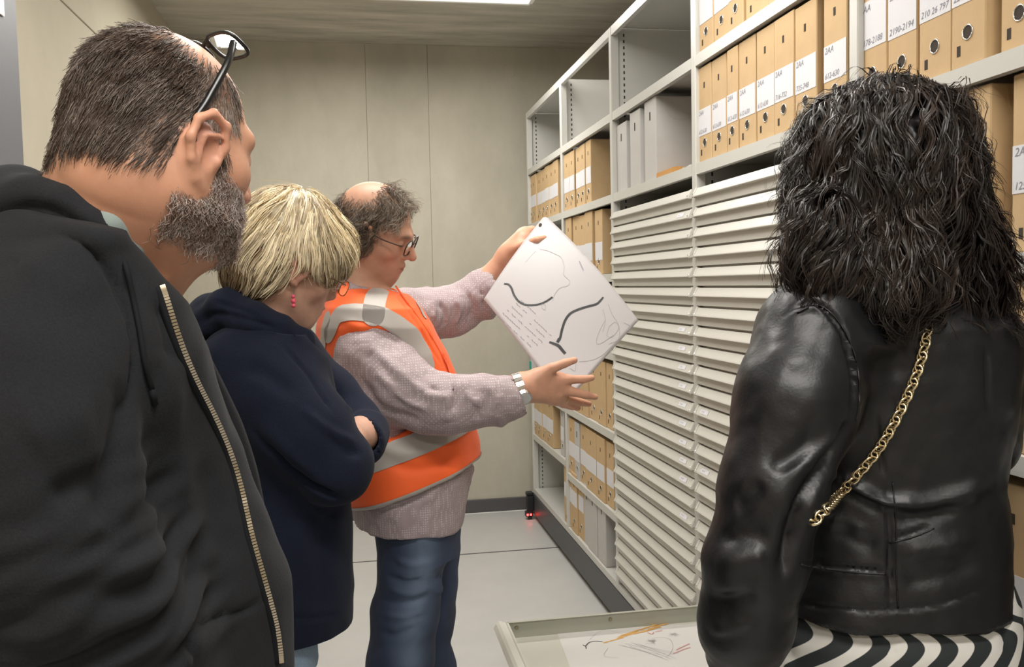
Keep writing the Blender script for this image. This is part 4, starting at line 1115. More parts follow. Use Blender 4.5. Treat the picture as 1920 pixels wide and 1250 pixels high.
for r_ in range(6):      # rows of small notes along the lower left edge
    u0, v0 = 934+r_*8.5, 593-r_*6.0; 
    for s_ in range(16):
        if rr.random() < .18 or r_ == 5 and s_ > 6 or r_ == 4 and 5 < s_ < 8: continue
        t0 = s_*5.2; uu, vv = u0+t0*.80, v0+t0*.74; k_ = rr.uniform(-1, 1)
        wl.append([(uu, vv), (uu+1.4, vv+.2+k_), (uu+2.2, vv+2.4-k_), (uu+3.4, vv+2.6)])
wl += [[(1085+i*1.5, 490+i*3.4), (1088+i*1.5, 492+i*3.2), (1087+i*1.5, 495+i*3.2)] for i in range(5)]
mb = MB()
for ln in wl:
    V, F = ribbon(on_sheet(ln, 2), .0014, .0006, sn); mb.add(V, F)
wo = link('handwriting', mb.mesh('handwriting', fix=False), M_ink, film); tag(wo, kind='stuff')
hp = ab_of(1013, 422); P = np.array([sheet_pt(hp[0]+.013*math.cos(t), hp[1]+.022*math.sin(t)) for t in np.linspace(0, 6.283, 17)[:-1]])+sn*.0007
link('punched_hole', mesh_np('punched_hole', P, [tuple(range(16))]), M_boardin, film)
# ------------------------------------------------------------------ bearded man in the hoodie
YM = .95
RH = rotm(46, 14, 0); HC = K(317, 272, YM); HK = .88
S = Sdf(); head_prims(S, RH, HC, HK, long=1.03, do_ears=False)
S.cone(HC+HK*(RH @ np.array([0, -.048, -.06])), K(180, 470, .95), .060, .078, .05)
S.cone(HC+HK*(RH @ np.array([0, -.0, -.075])), K(218, 480, .965), .052, .060, .04)
S.frame(RH, HC, HK); ear_prims(S, -.020, 1.22); S.frame()
mt = [(400, 40, 230), (440, -10, 262), (480, -45, 285), (560, -85, 308), (650, -105, 343), (800, -112, 402), (950, -104, 464), (1100, -92, 510), (1250, -86, 526), (1420, -80, 528), (1560, -60, 510), (1640, -40, 480)]
S.loft(px_sections([(v, a+60, b-40) for v, a, b in mt if v > 500], .99, .12, 54), .04)
arm_r = [K(95, 620, .87), K(78, 760, .815), K(82, 1000, .80), K(180, 1190, .815), K(330, 1390, .90)]
arm_l = [K(180, 560, 1.16), K(250, 900, 1.2), K(330, 1150, 1.18), K(420, 1400, 1.05)]
S.chain(arm_r, [.058, .050, .044, .040, .028], .03); S.chain(arm_l, [.058, .050, .044, .038, .028], .03)
hand(S, arm_r[-1], (.35, .25, -.9), (-.6, -.7, -.2), 1.0, .4, 1); hand(S, arm_l[-1], (.2, -.25, -.9), (.8, .5, 0), 1.0, .4, -1)
hx = K(190, 1600, .99); hx[2] = .93
ft = [np.array([hx[0]+.02, .90, .93]), np.array([hx[0]-.05, 1.08, .93])]
for q in ft: S.chain([q, q*[1, 1, 0]+[.0, 0, .5], q*[1, 1, 0]+[-.02, -.02, .09]], [.07, .05, .035], .03)
def cols(V):
    C, q = head_cols(V, RH, HC, HK, (.60, .31, .20), (.63, .27, .19), (.38, .17, .13), (.16, .11, .08))
    # neck and nape redder; stubble tone under beard and short hair
    neck = np.clip((-.05-q[:, 2])/.06, 0, 1)[:, None]*.35; C = C*(1-neck)+np.array([.60, .25, .145])*neck
    hm = np.clip(mask_m(q), 0, 1)[:, None]; C = C*(1-hm*.72)+np.array([.085, .052, .036])*hm*.72
    bm = np.clip(mask_b(q), 0, 1)[:, None]; C = C*(1-bm*.6)+np.array([.22, .13, .10])*bm*.6
    return np.clip(C, 0, 1)
def mask_m(q):
    ax = np.abs(q[:, 0])
    low = -.048+.30*np.clip(q[:, 1]+.055, 0, .1)                     # hairline: nape rising to the ear
    m = np.clip((q[:, 2]-low)/.012, 0, 1)*np.clip((.050+.3*(q[:, 2]-.03)*0-q[:, 1])/.02, 0, 1)
    side = np.clip((q[:, 1]-.006)/.008, 0, 1)*np.clip((.030-q[:, 2])/.01, 0, 1)
    ear = np.clip((ax-.076)/.004, 0, 1)*np.clip((.040-q[:, 2])/.006, 0, 1)
    bald = np.exp(-(((q-np.array([0, .040, .128]))/np.array([.066, .100, .046]))**2).sum(1))
    crown = .5*np.exp(-(((q-np.array([.01, -.09, .08]))/np.array([.012, .02, .012]))**2).sum(1))
    m = np.clip(m-side-ear, 0, 1)*(1-.6*np.clip((q[:, 2]-.065)/.03, 0, 1)*np.clip((q[:, 1]+.05)/.03, 0, 1))
    sb = np.clip((q[:, 1]-.004)/.006, 0, 1)*np.clip((.030-q[:, 1])/.006, 0, 1)*np.clip((q[:, 2]+.03)/.01, 0, 1)*np.clip((.05-q[:, 2])/.02, 0, 1)*(ax > .055)*(ax < .08)
    return np.clip(m+sb*.8-1.25*np.clip(bald*1.25, 0, 1)-crown, 0, 1)
def mask_b(q):
    ax = np.abs(q[:, 0])
    chin = np.clip((-.028-.25*(np.clip(q[:, 1], 0, .1)-.03)-q[:, 2])/.012, 0, 1)*np.clip((q[:, 1]-.004+.040*np.clip((-.035-q[:, 2])/.04, 0, 1))/.012, 0, 1)*np.clip((q[:, 2]+.124)/.020, 0, 1)
    mouth = np.exp(-(((q-np.array([0, .1, -.063]))/np.array([.024, .03, .009]))**2).sum(1))
    nose = np.exp(-(((q-np.array([0, .105, -.028]))/np.array([.022, .03, .016]))**2).sum(1))
    return np.clip(chin-1.5*mouth-1.5*nose, 0, 1)*(ax < .082)
hood_man, bV, bF = build_person(S, np.array([-.62, .55, .04]), np.array([.14, 1.42, 1.85]), .0036, cols, 'bearded man in dark hooded sweatshirt with black glasses pushed up on his head')
MS = S
def flow_m(q):
    f = np.zeros_like(q); f[:, 2] = -.8; f[:, 1] = -.5+1.1*np.clip((q[:, 1]+.02)/.06, 0, 1); f[:, 0] = np.sign(q[:, 0])*.15; return f
hr = hair_short('hair', MS, bV, bF, RH, HC, HK, mask_m, 15000, lambda q: .015+.006*(q[:, 1] < -.03), .0004, (.065, .040, .028), (.45, .37, .32), lambda q: .05+.75*np.exp(-(((np.c_[np.abs(q[:, 0]), q[:, 1:]]-np.array([.075, .015, .03]))/np.array([.05, .04, .035]))**2).sum(1)), flow_m, .10, 4, .0012, hood_man, mess=.45)
tag(hr, 'short dark brown hair, greying at the temple and thin on top')
def flow_b(q):
    f = np.zeros_like(q); f[:, 2] = -.9; f[:, 1] = .35; return f
hr = hair_short('beard', MS, bV, bF, RH, HC, HK, mask_b, 6500, .009, .0004, (.24, .14, .10), (.64, .56, .52), lambda q: .42+.5*np.clip((-.105-q[:, 2])/.03, 0, 1), flow_b, .55, 4, .004, hood_man)
tag(hr, 'short brown beard flecked with grey')
M_gblack = mat('black_acetate', (.008, .008, .009), .3)
glasses(RH @ rotm(0, -70, 0), HC+HK*(RH @ np.array([0, -.012, .004])), HK, hood_man, M_gblack, r=(.027, .019), sq=3.2, tr=.0022, fwd=.135, zc=.004, tip=(-.035, -.004), sep=.034, wide=.083, arm=.0040)
# --- hoodie
M_hood = mat('charcoal_fleece', (.0155, .016, .0185), .95, spec=.2, sheen=.03, bump=(420, .35, .0012), noise=(600, .25))
H = Sdf()
H.loft(px_sections([(470, 0, 100), (490, -40, 140), (530, -72, 205), (575, -92, 285)]+[(v, a, b) for v, a, b in mt if 600 < v < 1600]+[(1590, -70, 515)], .99, .185, 54), .03)
H.chain([K(92, 618, .875), K(66, 720, .835), K(56, 850, .805), K(70, 985, .795), K(128, 1110, .795), K(215, 1235, .815), K(325, 1385, .895)], [.088, .084, .080, .076, .072, .064, .052], .045, first=.06)
H.chain([K(180, 580, 1.15), K(250, 900, 1.2), K(330, 1150, 1.18), K(415, 1390, 1.06)], [.09, .075, .065, .052], .04)
# shoulders slope up to the neck
H.cone(K(50, 490, .90), K(120, 480, .94), .036, .036, .05)
H.cone(K(190, 380, .955), K(225, 500, .965), .076, .062, .012, op='s')            # neck opening
H.cone(K(250, 470, .99), K(262, 520, 1.0), .050, .030, .015, op='s')
V, F = H.mesh(np.array([-.62, .55, .6]), np.array([.14, 1.45, 1.6]), .0048)
sp = [([(95, 428), (180, 480), (236, 580), (252, 690), (240, 790), (205, 930)], .006, -.008), ([(232, 700), (222, 800), (205, 930), (200, 1000)], .012, -.012),
      ([(90, 935), (150, 908), (205, 892)], .012, -.010), ([(40, 830), (110, 800), (180, 790)], .02, .006),
      ([(350, 1190), (400, 1160), (450, 1145), (495, 1122)], .004, -.006), ([(350, 1190), (365, 1225), (372, 1250)], .004, -.006), ([(300, 650), (325, 800), (345, 950), (350, 1080)], .022, .010), ([(265, 660), (290, 800), (310, 950), (330, 1100)], .02, -.010),
      ([(380, 860), (410, 960), (440, 1060)], .02, -.006), ([(290, 560), (300, 620), (320, 700)], .01, -.006), ([(30, 520), (100, 510), (190, 570)], .02, .005)]
V = folds(V, F, sp, 10); N = normals(V, F); V = V+N*(fbm(V, 7, 3)*.014)[:, None]
ea, eb = K(85, 930, .80), K(250, 1260, .82); ax_ = (eb-ea)/np.linalg.norm(eb-ea); sa = (V-ea) @ ax_; sdist = np.linalg.norm(V-ea-sa[:, None]*ax_, axis=1)
env = np.exp(-((sa-.10)/.085)**2)*np.clip((.115-sdist)/.03, 0, 1)
V = V+N*(env*(.0055*np.sin(2*np.pi*sa/.040+fbm(V, 9, 2)*7)+.003*np.sin(2*np.pi*sa/.023+fbm(V+4, 12, 2)*8)))[:, None]
hoodie = link('hoodie', mesh_np('hoodie', V, F, True), M_hood, hood_man); tag(hoodie, 'charcoal zip hoodie')
pk = Pick(V)
# hood lying on the shoulders
H = Sdf()
H.chain([K(292, 650, .925), K(272, 580, .895), K(242, 520, .875), K(206, 471, .865), K(162, 430, .865), K(115, 397, .872), K(62, 385, .885), K(30, 378, .93), K(60, 380, .99), K(130, 410, 1.04), K(220, 470, 1.07), K(280, 540, 1.06), K(306, 600, 1.03)],
        [.007, .010, .0135, .0155, .017, .020, .025, .030, .030, .028, .024, .018, .010], .015)
H.ell(K(15, 405, .915), (.045, .04, .032), .03); H.ell(K(-40, 415, .96), (.05, .06, .035), .04)
V2, F2 = H.mesh(np.array([-.62, .7, 1.2]), np.array([.1, 1.25, 1.65]), .0042)
V2 = folds(V2, F2, [([(0, 400), (70, 385), (150, 420), (225, 480), (268, 560)], .006, -.007), ([(20, 430), (80, 420), (150, 450)], .01, -.006), ([(250, 490), (272, 560), (285, 640)], .004, -.004)], 12); N2 = normals(V2, F2); V2 = V2+N2*(fbm(V2, 18, 2)*.009)[:, None]
hd = link('hood', mesh_np('hood', V2, F2, True), M_hood, hoodie)
p2 = Pick(V2)
# eyelet and drawcord
ec = p2(222, 466); T = np.linspace(0, 6.283, 15)[:-1]; en = CAM-ec; en /= np.linalg.norm(en); e1 = np.cross(en, [0, 0, 1]); e1 /= np.linalg.norm(e1); e2 = np.cross(en, e1)
Vt, Ft = tube_np([ec+.004*en+.0042*(math.cos(t)*e1+math.sin(t)*e2) for t in T], .0012, 6, True); link('eyelet', mesh_np('eyelet', Vt, [tuple(f) for f in Ft], True), M_ring, hoodie)
M_cord = mat('dark_cord', (.007, .008, .010), .8, spec=.2)
cp = [ec+en*.006]+[pk(u_, v_)+en*.002 for u_, v_ in ((236, 500), (250, 560), (262, 620), (272, 680), (285, 730))]
Vt, Ft = tube_np(spline(np.array(cp), 5), .0026, 7); link('drawcord', mesh_np('drawcord', Vt, [tuple(f) for f in Ft], True), M_cord, hoodie)
cp = [pk(285, 728)+en*.002, pk(290, 758)+en*.002]; Vt, Ft = tube_np(cp, .003, 7); link('cord_tip', mesh_np('cord_tip', Vt, [tuple(f) for f in Ft], True), M_cord, hoodie)
# zip
M_brass = mat('brass_teeth', (.55, .47, .36), .3, metal=1)
zpath = [(300, 530), (308, 552), (326, 610), (344, 662), (372, 725), (402, 782), (436, 862), (455, 930), (470, 1000), (490, 1070), (512, 1150), (523, 1200), (527, 1250)]
zx = spline(np.array(zpath, float), 6); zw = np.array([pk(u_-4, v_, 16) for u_, v_ in zx])
ds = np.r_[0, np.cumsum(np.linalg.norm(np.diff(zw, axis=0), axis=1))]; n = int(ds[-1]/.0032); tt = np.linspace(0, ds[-1], n)
zw = np.stack([np.interp(tt, ds, zw[:, i]) for i in range(3)], 1); zw = np.stack([np.convolve(np.pad(zw[:, i], 6, 'edge'), np.ones(13)/13, 'valid') for i in range(3)], 1)
fw_ = np.array([.55, .0, 0])
vd = zw-CAM; vd /= np.linalg.norm(vd, axis=1)[:, None]; tn = np.gradient(zw, axis=0); tn /= np.linalg.norm(tn, axis=1)[:, None]; sd = np.cross(tn, vd); sd /= np.linalg.norm(sd, axis=1)[:, None]
if sd[:, 0].mean() < 0: sd = -sd
mb = MB()
for i in range(n):
    c = zw[i]-vd[i]*.004+sd[i]*.003; a, b, d = tn[i]*.0011, sd[i]*.0023, vd[i]*.0014
    q = [c+x*a+y*b+z*d for x in (-1, 1) for y in (-1, 1) for z in (-1, 1)]
    mb.add(q, [(0, 1, 3, 2), (4, 6, 7, 5), (0, 4, 5, 1), (2, 3, 7, 6), (0, 2, 6, 4), (1, 5, 7, 3)])
zo = mb.build('zip_teeth', M_brass, hoodie); tag(zo, 'brass zip teeth', kind='stuff')
Vt, Ft = tube_np(zw[::3]-vd[::3]*.0015-sd[::3]*.002, .0045, 7); link('zip_tape', mesh_np('zip_tape', Vt, [tuple(f) for f in Ft], True), M_cord, hoodie)
# far zip edge and the pale shirt between
far = spline(np.array([(318, 556), (345, 605), (372, 668), (400, 728), (432, 800), (460, 880), (478, 960), (496, 1050), (517, 1150)], float), 5)
fz = np.array([K(u_, v_, 1.03) for u_, v_ in far]); Vt, Ft = tube_np(fz, np.interp(np.linspace(0, 1, len(fz)), [0, .5, 1], [.010, .014, .010]), 8); link('front_edge', mesh_np('front_edge', Vt, [tuple(f) for f in Ft], True), M_hood, hoodie)
mb = MB()
fz2 = np.array([K(u_+1, v_, 1.018) for u_, v_ in spline(np.array([(410, 752), (436, 808), (462, 878), (478, 945), (490, 1010)], float), 14)])
for i in range(0, len(fz2)-1):
    c = fz2[i]; mb.bbox(c[0]-.003, c[0]+.003, c[1]-.002, c[1]+.002, c[2]-.0011, c[2]+.0011, .0004)
zo = mb.build('zip_teeth', M_brass, hoodie); tag(zo, kind='stuff')
M_tee = mat('grey_green_cotton', (.21, .25, .235), .85, bump=(700, .15, .0008))
H = Sdf(); H.chain([K(108, 372, .905), K(140, 390, .875), K(200, 428, .872), K(250, 462, .895), K(282, 486, .925), K(292, 520, .955), K(300, 580, .985), K(325, 640, 1.0), K(352, 700, 1.01), K(384, 762, 1.02)], [.012, .014, .015, .014, .013, .014, .014, .014, .013, .008], .012)
H.chain([K(108, 372, .905), K(110, 385, 1.0), K(180, 430, 1.05), K(250, 480, 1.04), K(288, 505, .98)], [.012, .013, .014, .013, .012], .012)
V2, F2 = H.mesh(np.array([-.5, .75, 1.2]), np.array([.1, 1.2, 1.65]), .0038)
tee = link('collar_shirt', mesh_np('collar_shirt', V2, F2, True), M_tee, hood_man); tag(tee, 'grey-green shirt collar')
# trousers, shoes
M_dark = mat('dark_trousers', (.03, .035, .05), .85)
H = Sdf(); H.loft([(.80, hx[0]-.015, .99, .17, .13, 54), (1.0, hx[0]-.01, .99, .17, .13, 54)], .03)
for q in ft: H.chain([q, q*[1, 1, 0]+[0, 0, .5], q*[1, 1, 0]+[-.02, -.02, .06]], [.105, .08, .07], .03)
V2, F2 = H.mesh(np.array([-.65, .6, .03]), np.array([.15, 1.4, 1.05]), .008); link('trousers', mesh_np('trousers', V2, F2, True), M_dark, hood_man)
for q in ft:
    H = Sdf(); shoe(H, q+np.array([-.02, -.02, 0]), 54); V2, F2 = H.mesh(np.array([q[0]-.25, q[1]-.25, -.01]), np.array([q[0]+.25, q[1]+.25, .2]), .006); link('shoe', mesh_np('shoe', V2, F2, True), M_shoe, hood_man)
# ------------------------------------------------------------------ blonde woman in the navy cardigan
YW = 1.65
RH = rotm(64, 24, 13); HC = K(546, 494, YW); HK = .885
S = Sdf(); head_prims(S, RH, HC, HK, jaw=.92)
S.cone(HC+HK*(RH @ np.array([0, -.035, -.06])), K(492, 640, 1.65), .047, .052, .03)
wt = [(600, 440, 560), (630, 395, 580), (670, 365, 600), (730, 352, 615), (800, 348, 628), (900, 350, 640), (1000, 352, 645), (1100, 352, 648), (1175, 352, 644), (1260, 400, 600)]
S.loft(px_sections([(v, a+30, b-30) for v, a, b in wt if 640 < v < 1150], 1.66, .125, 62), .03)
arN = [K(462, 690, 1.55), K(555, 800, 1.50), K(632, 885, 1.50), K(600, 850, 1.66), K(560, 815, 1.76)]
arF = [K(555, 660, 1.78), K(625, 745, 1.82), K(678, 800, 1.76), K(676, 815, 1.66), K(655, 822, 1.58)]
S.chain(arN, [.045, .042, .038, .032, .025], .02); S.chain(arF, [.045, .040, .036, .030, .027], .02)
hand(S, arF[-1], K(600, 835, 1.56)-arF[-1], (0, -.6, .8), .9, .35, -1); hand(S, arN[-1], (.1, .5, .4), (.6, .4, .5), .9, .5, 1)
hx = K(500, 1175, 1.66)
ftw = [np.array([hx[0]+.016, 1.58, .86]), np.array([hx[0]-.03, 1.74, .86])]
for q in ftw: S.chain([q, q*[1, 1, 0]+[.0, 0, .5], q*[1, 1, 0]+[-.01, 0, .09]], [.045, .04, .03], .03)
def cols(V):
    C, q = head_cols(V, RH, HC, HK, (.60, .345, .25), (.63, .28, .21), (.45, .17, .15), (.30, .20, .12)); return C
blonde, bV, bF = build_person(S, np.array([-.52, 1.3, .04]), np.array([.22, 2.05, 1.8]), .0048, cols, 'short-haired blonde woman in navy cardigan with arms crossed')
# hair
H = Sdf(); H.frame(RH, HC, HK)
H.ell((0, -.020, .040), (.100, .120, .112), .02); H.ell((0, -.070, -.030), (.080, .058, .075), .05); H.ell((0, .062, .058), (.078, .045, .052), .04)
H.ell((0, .105, -.058), (.088, .085, .075), .02, op='s')
for s in (-1, 1): H.ell((s*.105, .012, -.030), (.045, .040, .036), .015, op='s'); H.ell((s*.085, .055, -.07), (.05, .06, .06), .02, op='s')
H.ell((0, .02, -.11), (.09, .07, .07), .03, op='s')
H.frame(); HB = H
hv, hf = H.mesh(HC-.2, HC+.2, .0045)
hn = normals(hv, hf); base = hv-hn*.006
wh = HC+HK*(RH @ np.array([.015, -.055, .155]))
def flow_bl(p, t):
    d = p-wh; d = d/(np.linalg.norm(d, axis=1, keepdims=True)+1e-6)
    q = ((p-HC) @ RH)/HK
    lo_ = RH @ np.array([0, .75, -.55]); bk = RH @ np.array([0, -.35, -.9])
    fm = np.clip((q[:, 1]+.03)/.06, 0, 1)[:, None]
    n_ = np.stack([fbm(p, 30, 2), fbm(p+3, 30, 2), fbm(p+7, 30, 2)], 1)
    return d*1.0+(lo_*fm+bk*(1-fm))*(.3+.5*t)+n_*.9
def lockset(HS, hv, hf, nlock, per, length, steps, flow, o0, o1, rad, spread, colf, curl=0, wave=6, wt=None, steer=.35, jit=.0, vol=0):
    P0 = surf_sample(hv, hf, nlock, wt)
    L = length(P0)*RNG.uniform(.7, 1.25, nlock)
    off0 = RNG.uniform(*o0, nlock)+fbm(P0, 18, 2)*vol; off1 = RNG.uniform(*o1, nlock)+fbm(P0+9, 24, 2)*vol*1.3
    C = grow(HS, P0, flow, L, steps, off0, off1, jit, steer)                 # clump centre lines
    if curl:
        t = np.linspace(0, 1, steps+1); T = np.gradient(C, axis=1); T /= np.linalg.norm(T, axis=2, keepdims=True)+1e-9
        A_ = np.cross(T, RNG.normal(size=(nlock, 1, 3))); A_ /= np.linalg.norm(A_, axis=2, keepdims=True)+1e-9; B_ = np.cross(T, A_)
        ph = RNG.uniform(0, 6.28, nlock)[:, None]+np.sign(RNG.normal(size=nlock))[:, None]*(L[:, None]*t)*wave*RNG.uniform(.7, 1.3, nlock)[:, None]
        am = curl*np.clip(t*1.8, 0, 1)*RNG.uniform(.3, 1.3, nlock)[:, None]
        C = C+(np.cos(ph)*am)[..., None]*A_+(np.sin(ph)*am)[..., None]*B_
    t = np.linspace(0, 1, steps+1)
    P = np.repeat(C, per, 0); n = len(P)
    o_ = RNG.normal(size=(n, 1, 3))*spread*(1-.55*np.sin(np.pi*t)[None, :, None]*.5+.5*t[None, :, None]); P = P+o_
    P = P+np.cumsum(RNG.normal(size=P.shape)*spread*.08, axis=1)
    col = np.repeat(colf(P0), per, 0)*RNG.uniform(.65, 1.35, (n, 1))
    r = rad*np.interp(t, [0, .6, 1], [1, .9, .35])[None]*RNG.uniform(.7, 1.3, (n, 1))
    return P, r, col
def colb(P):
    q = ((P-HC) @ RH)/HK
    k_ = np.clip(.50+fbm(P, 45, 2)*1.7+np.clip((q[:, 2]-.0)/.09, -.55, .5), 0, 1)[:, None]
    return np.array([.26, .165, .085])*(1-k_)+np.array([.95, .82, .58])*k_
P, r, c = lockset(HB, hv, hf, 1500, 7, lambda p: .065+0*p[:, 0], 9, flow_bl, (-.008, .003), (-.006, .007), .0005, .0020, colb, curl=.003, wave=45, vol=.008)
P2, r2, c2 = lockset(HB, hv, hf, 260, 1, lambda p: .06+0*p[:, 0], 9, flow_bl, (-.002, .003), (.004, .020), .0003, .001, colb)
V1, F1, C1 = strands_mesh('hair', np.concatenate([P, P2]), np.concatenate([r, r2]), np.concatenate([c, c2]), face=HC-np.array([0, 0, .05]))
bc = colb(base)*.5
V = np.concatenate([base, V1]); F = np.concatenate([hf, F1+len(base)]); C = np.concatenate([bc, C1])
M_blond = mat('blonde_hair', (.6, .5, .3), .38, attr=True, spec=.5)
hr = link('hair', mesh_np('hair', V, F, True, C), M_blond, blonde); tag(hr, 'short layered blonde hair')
M_thin = mat('thin_bronze_frame', (.25, .13, .08), .3, metal=.8)
glasses(RH, HC, HK, blonde, M_thin, r=(.024, .016), tr=.0009, fwd=.116, zc=.0, arm=.0011)
# earring
M_pink = mat('pink_bead', (.75, .10, .16), .25)
ep = HC+HK*(RH @ np.array([.083, -.004, -.040])); er = empty('earring'); er.parent = blonde
Vt, Ft = tube_np([ep+[0, 0, .006], ep+[0, 0, -.034]], .0006, 6); link('ear_wire', mesh_np('ear_wire', Vt, [tuple(f) for f in Ft]), M_ring, er)
for i, rr_ in enumerate((.0035, .0045, .004)):
    H = Sdf(); cc = ep+np.array([0, 0, -.014-.008*i]); H.ell(cc, (rr_, rr_, rr_)); Vt, Ft = H.mesh(cc-.008, cc+.008, .0012); link('bead', mesh_np('bead', Vt, Ft, True), M_pink, er)
# cardigan
M_navy = mat('navy_knit', (.0085, .0115, .025), .95, spec=.2, sheen=.03, bump=(330, .5, .0014), noise=(500, .2))
H = Sdf()
H.loft(px_sections([(618, 440, 535), (636, 410, 560), (652, 383, 580)]+[r_ for r_ in wt if 660 < r_[0] < 1200], 1.66, .165, 62), .03, zlo=K(500, 1172, 1.66)[2])
H.chain([K(455, 690, 1.56), K(510, 745, 1.53), K(570, 812, 1.51), K(628, 876, 1.505)], [.076, .073, .069, .062], .035, first=.05)
H.chain([K(628, 876, 1.505), K(600, 852, 1.64), K(565, 820, 1.74)], [.062, .05, .045], .02)
H.chain([K(545, 670, 1.77), K(620, 745, 1.80), K(668, 795, 1.77), K(686, 820, 1.70)], [.065, .052, .044, .040], .03)
H.cone(K(688, 812, 1.70), K(684, 828, 1.655), .042, .040, .006)
H.cone(K(684, 826, 1.665), K(672, 822, 1.60), .031, .034, .004, op='s')
H.ell(K(640, 1130, 1.70), (.02, .03, .05), .02)
H.cone(K(495, 560, 1.65), K(490, 625, 1.65), .050, .052, .012, op='s')
V, F = H.mesh(np.array([-.54, 1.3, .85]), np.array([.2, 2.05, 1.55]), .0048)
sp = [([(525, 640), (570, 690), (600, 740), (625, 775)], .004, -.005), ([(470, 800), (540, 880), (600, 920), (645, 938)], .007, -.012), ([(480, 780), (545, 850), (610, 905)], .012, .006), ([(600, 800), (640, 840), (680, 850)], .008, -.006),
      ([(560, 760), (620, 810), (670, 830)], .008, .005), ([(440, 830), (470, 900), (500, 960)], .014, -.007), ([(560, 960), (600, 975), (640, 960)], .01, -.005), ([(500, 1000), (520, 1080), (530, 1150)], .02, .006), ([(590, 980), (600, 1060), (600, 1150)], .02, -.005),
      ([(505, 1150), (570, 1158), (640, 1150)], .004, -.003), ([(640, 760), (670, 790), (700, 830)], .006, .004), ([(450, 690), (500, 700), (560, 750)], .015, -.005)]
V = folds(V, F, sp, 10); N = normals(V, F); V = V+N*(fbm(V, 8, 3)*.012)[:, None]
card = link('cardigan', mesh_np('cardigan', V, F, True), M_navy, blonde); tag(card, 'navy knitted hooded cardigan')
H = Sdf()
H.chain([K(612, 740, 1.64), K(592, 690, 1.60), K(565, 640, 1.57), K(525, 618, 1.55), K(470, 598, 1.555), K(425, 580, 1.59), K(398, 590, 1.64), K(420, 600, 1.71), K(500, 620, 1.75), K(560, 650, 1.74)], [.010, .014, .018, .022, .030, .034, .036, .032, .026, .018], .025)
H.ell(K(395, 612, 1.63), (.045, .05, .035), .03); H.ell(K(380, 640, 1.66), (.04, .05, .03), .03)
V2, F2 = H.mesh(np.array([-.5, 1.45, 1.2]), np.array([.1, 1.9, 1.55]), .0042)
V2 = folds(V2, F2, [([(360, 620), (400, 590), (470, 600), (530, 620)], .006, -.007), ([(400, 565), (440, 575), (500, 600)], .005, -.005), ([(370, 650), (420, 630), (480, 635)], .008, -.006)], 10); N2 = normals(V2, F2); V2 = V2+N2*(fbm(V2, 20, 2)*.009)[:, None]
link('hood', mesh_np('hood', V2, F2, True), M_navy, card)
M_lj = mat('light_blue_denim', (.22, .30, .40), .85, bump=(900, .25, .0008), noise=(300, .12))
H = Sdf(); H.loft([(.80, hx[0]-.01, 1.66, .14, .08, 62), (.95, hx[0]-.01, 1.66, .13, .08, 62)], .03)
for q in ftw: H.chain([q, q*[1, 1, 0]+[0, 0, .5], q*[1, 1, 0]+[-.01, 0, .06]], [.072, .06, .055], .03)
V2, F2 = H.mesh(np.array([-.5, 1.3, .03]), np.array([.2, 2.0, 1.05]), .006); N2 = normals(V2, F2); V2 = V2+N2*(fbm(V2, 16, 2)*.005)[:, None]
link('jeans', mesh_np('jeans', V2, F2, True), M_lj, blonde)
M_wsh = mat('pale_trainer', (.5, .5, .5), .6)
for q in ftw:
    H = Sdf(); shoe(H, q+np.array([-.01, 0, 0]), 62, .88); V2, F2 = H.mesh(np.array([q[0]-.25, q[1]-.25, -.01]), np.array([q[0]+.25, q[1]+.25, .2]), .006); link('shoe', mesh_np('shoe', V2, F2, True), M_wsh, blonde)

# ------------------------------------------------------------------ dark-haired woman in the leather jacket
YJ = 1.12
RH = rotm(2, 8, 0); HC = K(1652, 335, 1.125); HK = .93
def back_sections(rows, Y, dp, az):
    out = []
    for r in rows:
        a, b = K(r[1], r[0], Y), K(r[2], r[0], Y); c = (a+b)/2
        out.append((c[2], c[0], c[1], np.linalg.norm(b-a)/2, r[3] if len(r) > 3 else dp, az))
    return out
AZJ = 14
S = Sdf(); head_prims(S, RH, HC, HK, jaw=.92)
S.cone(HC+HK*(RH @ np.array([0, -.035, -.06])), K(1665, 590, 1.12), .047, .052, .03)
jt = [(528, 1600, 1745, .06), (548, 1552, 1790, .085), (570, 1505, 1838, .10), (610, 1485, 1872, .115), (700, 1490, 1868, .12), (800, 1500, 1855, .12), (900, 1492, 1842, .118), (1000, 1482, 1850, .122), (1080, 1466, 1846, .13), (1150, 1452, 1850, .135)]
S.loft(back_sections([(r[0]+12, r[1]+30, r[2]-30, r[3]-.02) for r in jt], YJ, .1, AZJ), .03)
aL = [K(1535, 630, 1.07), K(1490, 780, 1.03), K(1438, 960, 1.01), K(1408, 1100, 1.025), K(1394, 1230, 1.07)]
aR = [K(1808, 625, 1.17), K(1830, 740, 1.20), K(1828, 830, 1.21), K(1760, 880, 1.36), K(1690, 860, 1.44)]
S.chain(aL, [.045, .038, .034, .030, .026], .03); S.chain(aR, [.05, .043, .038, .034, .026], .03)
hand(S, aL[-1], (.05, .45, -.85), (-.8, .3, .3), .92, .35, 1); hand(S, aR[-1], (-.6, .4, .2), (.3, .5, .8), .9, .4, -1)
hx = K(1662, 1200, YJ)
ftj = [np.array([hx[0]-.085, 1.13, .92]), np.array([hx[0]+.08, 1.11, .92])]
for q in ftj: S.chain([q, q*[1, 1, 0]+[.0, 0, .5], q*[1, 1, 0]+[0, -.02, .09]], [.06, .045, .03], .03)
def cols(V):
    C, q = head_cols(V, RH, HC, HK, (.52, .30, .21), (.55, .25, .18), (.45, .16, .15), (.05, .03, .02)); return C
dark, bV, bF = build_person(S, np.array([.35, .85, .04]), np.array([1.03, 1.6, 1.85]), .008, cols, 'dark curly-haired woman in black leather jacket seen from behind')
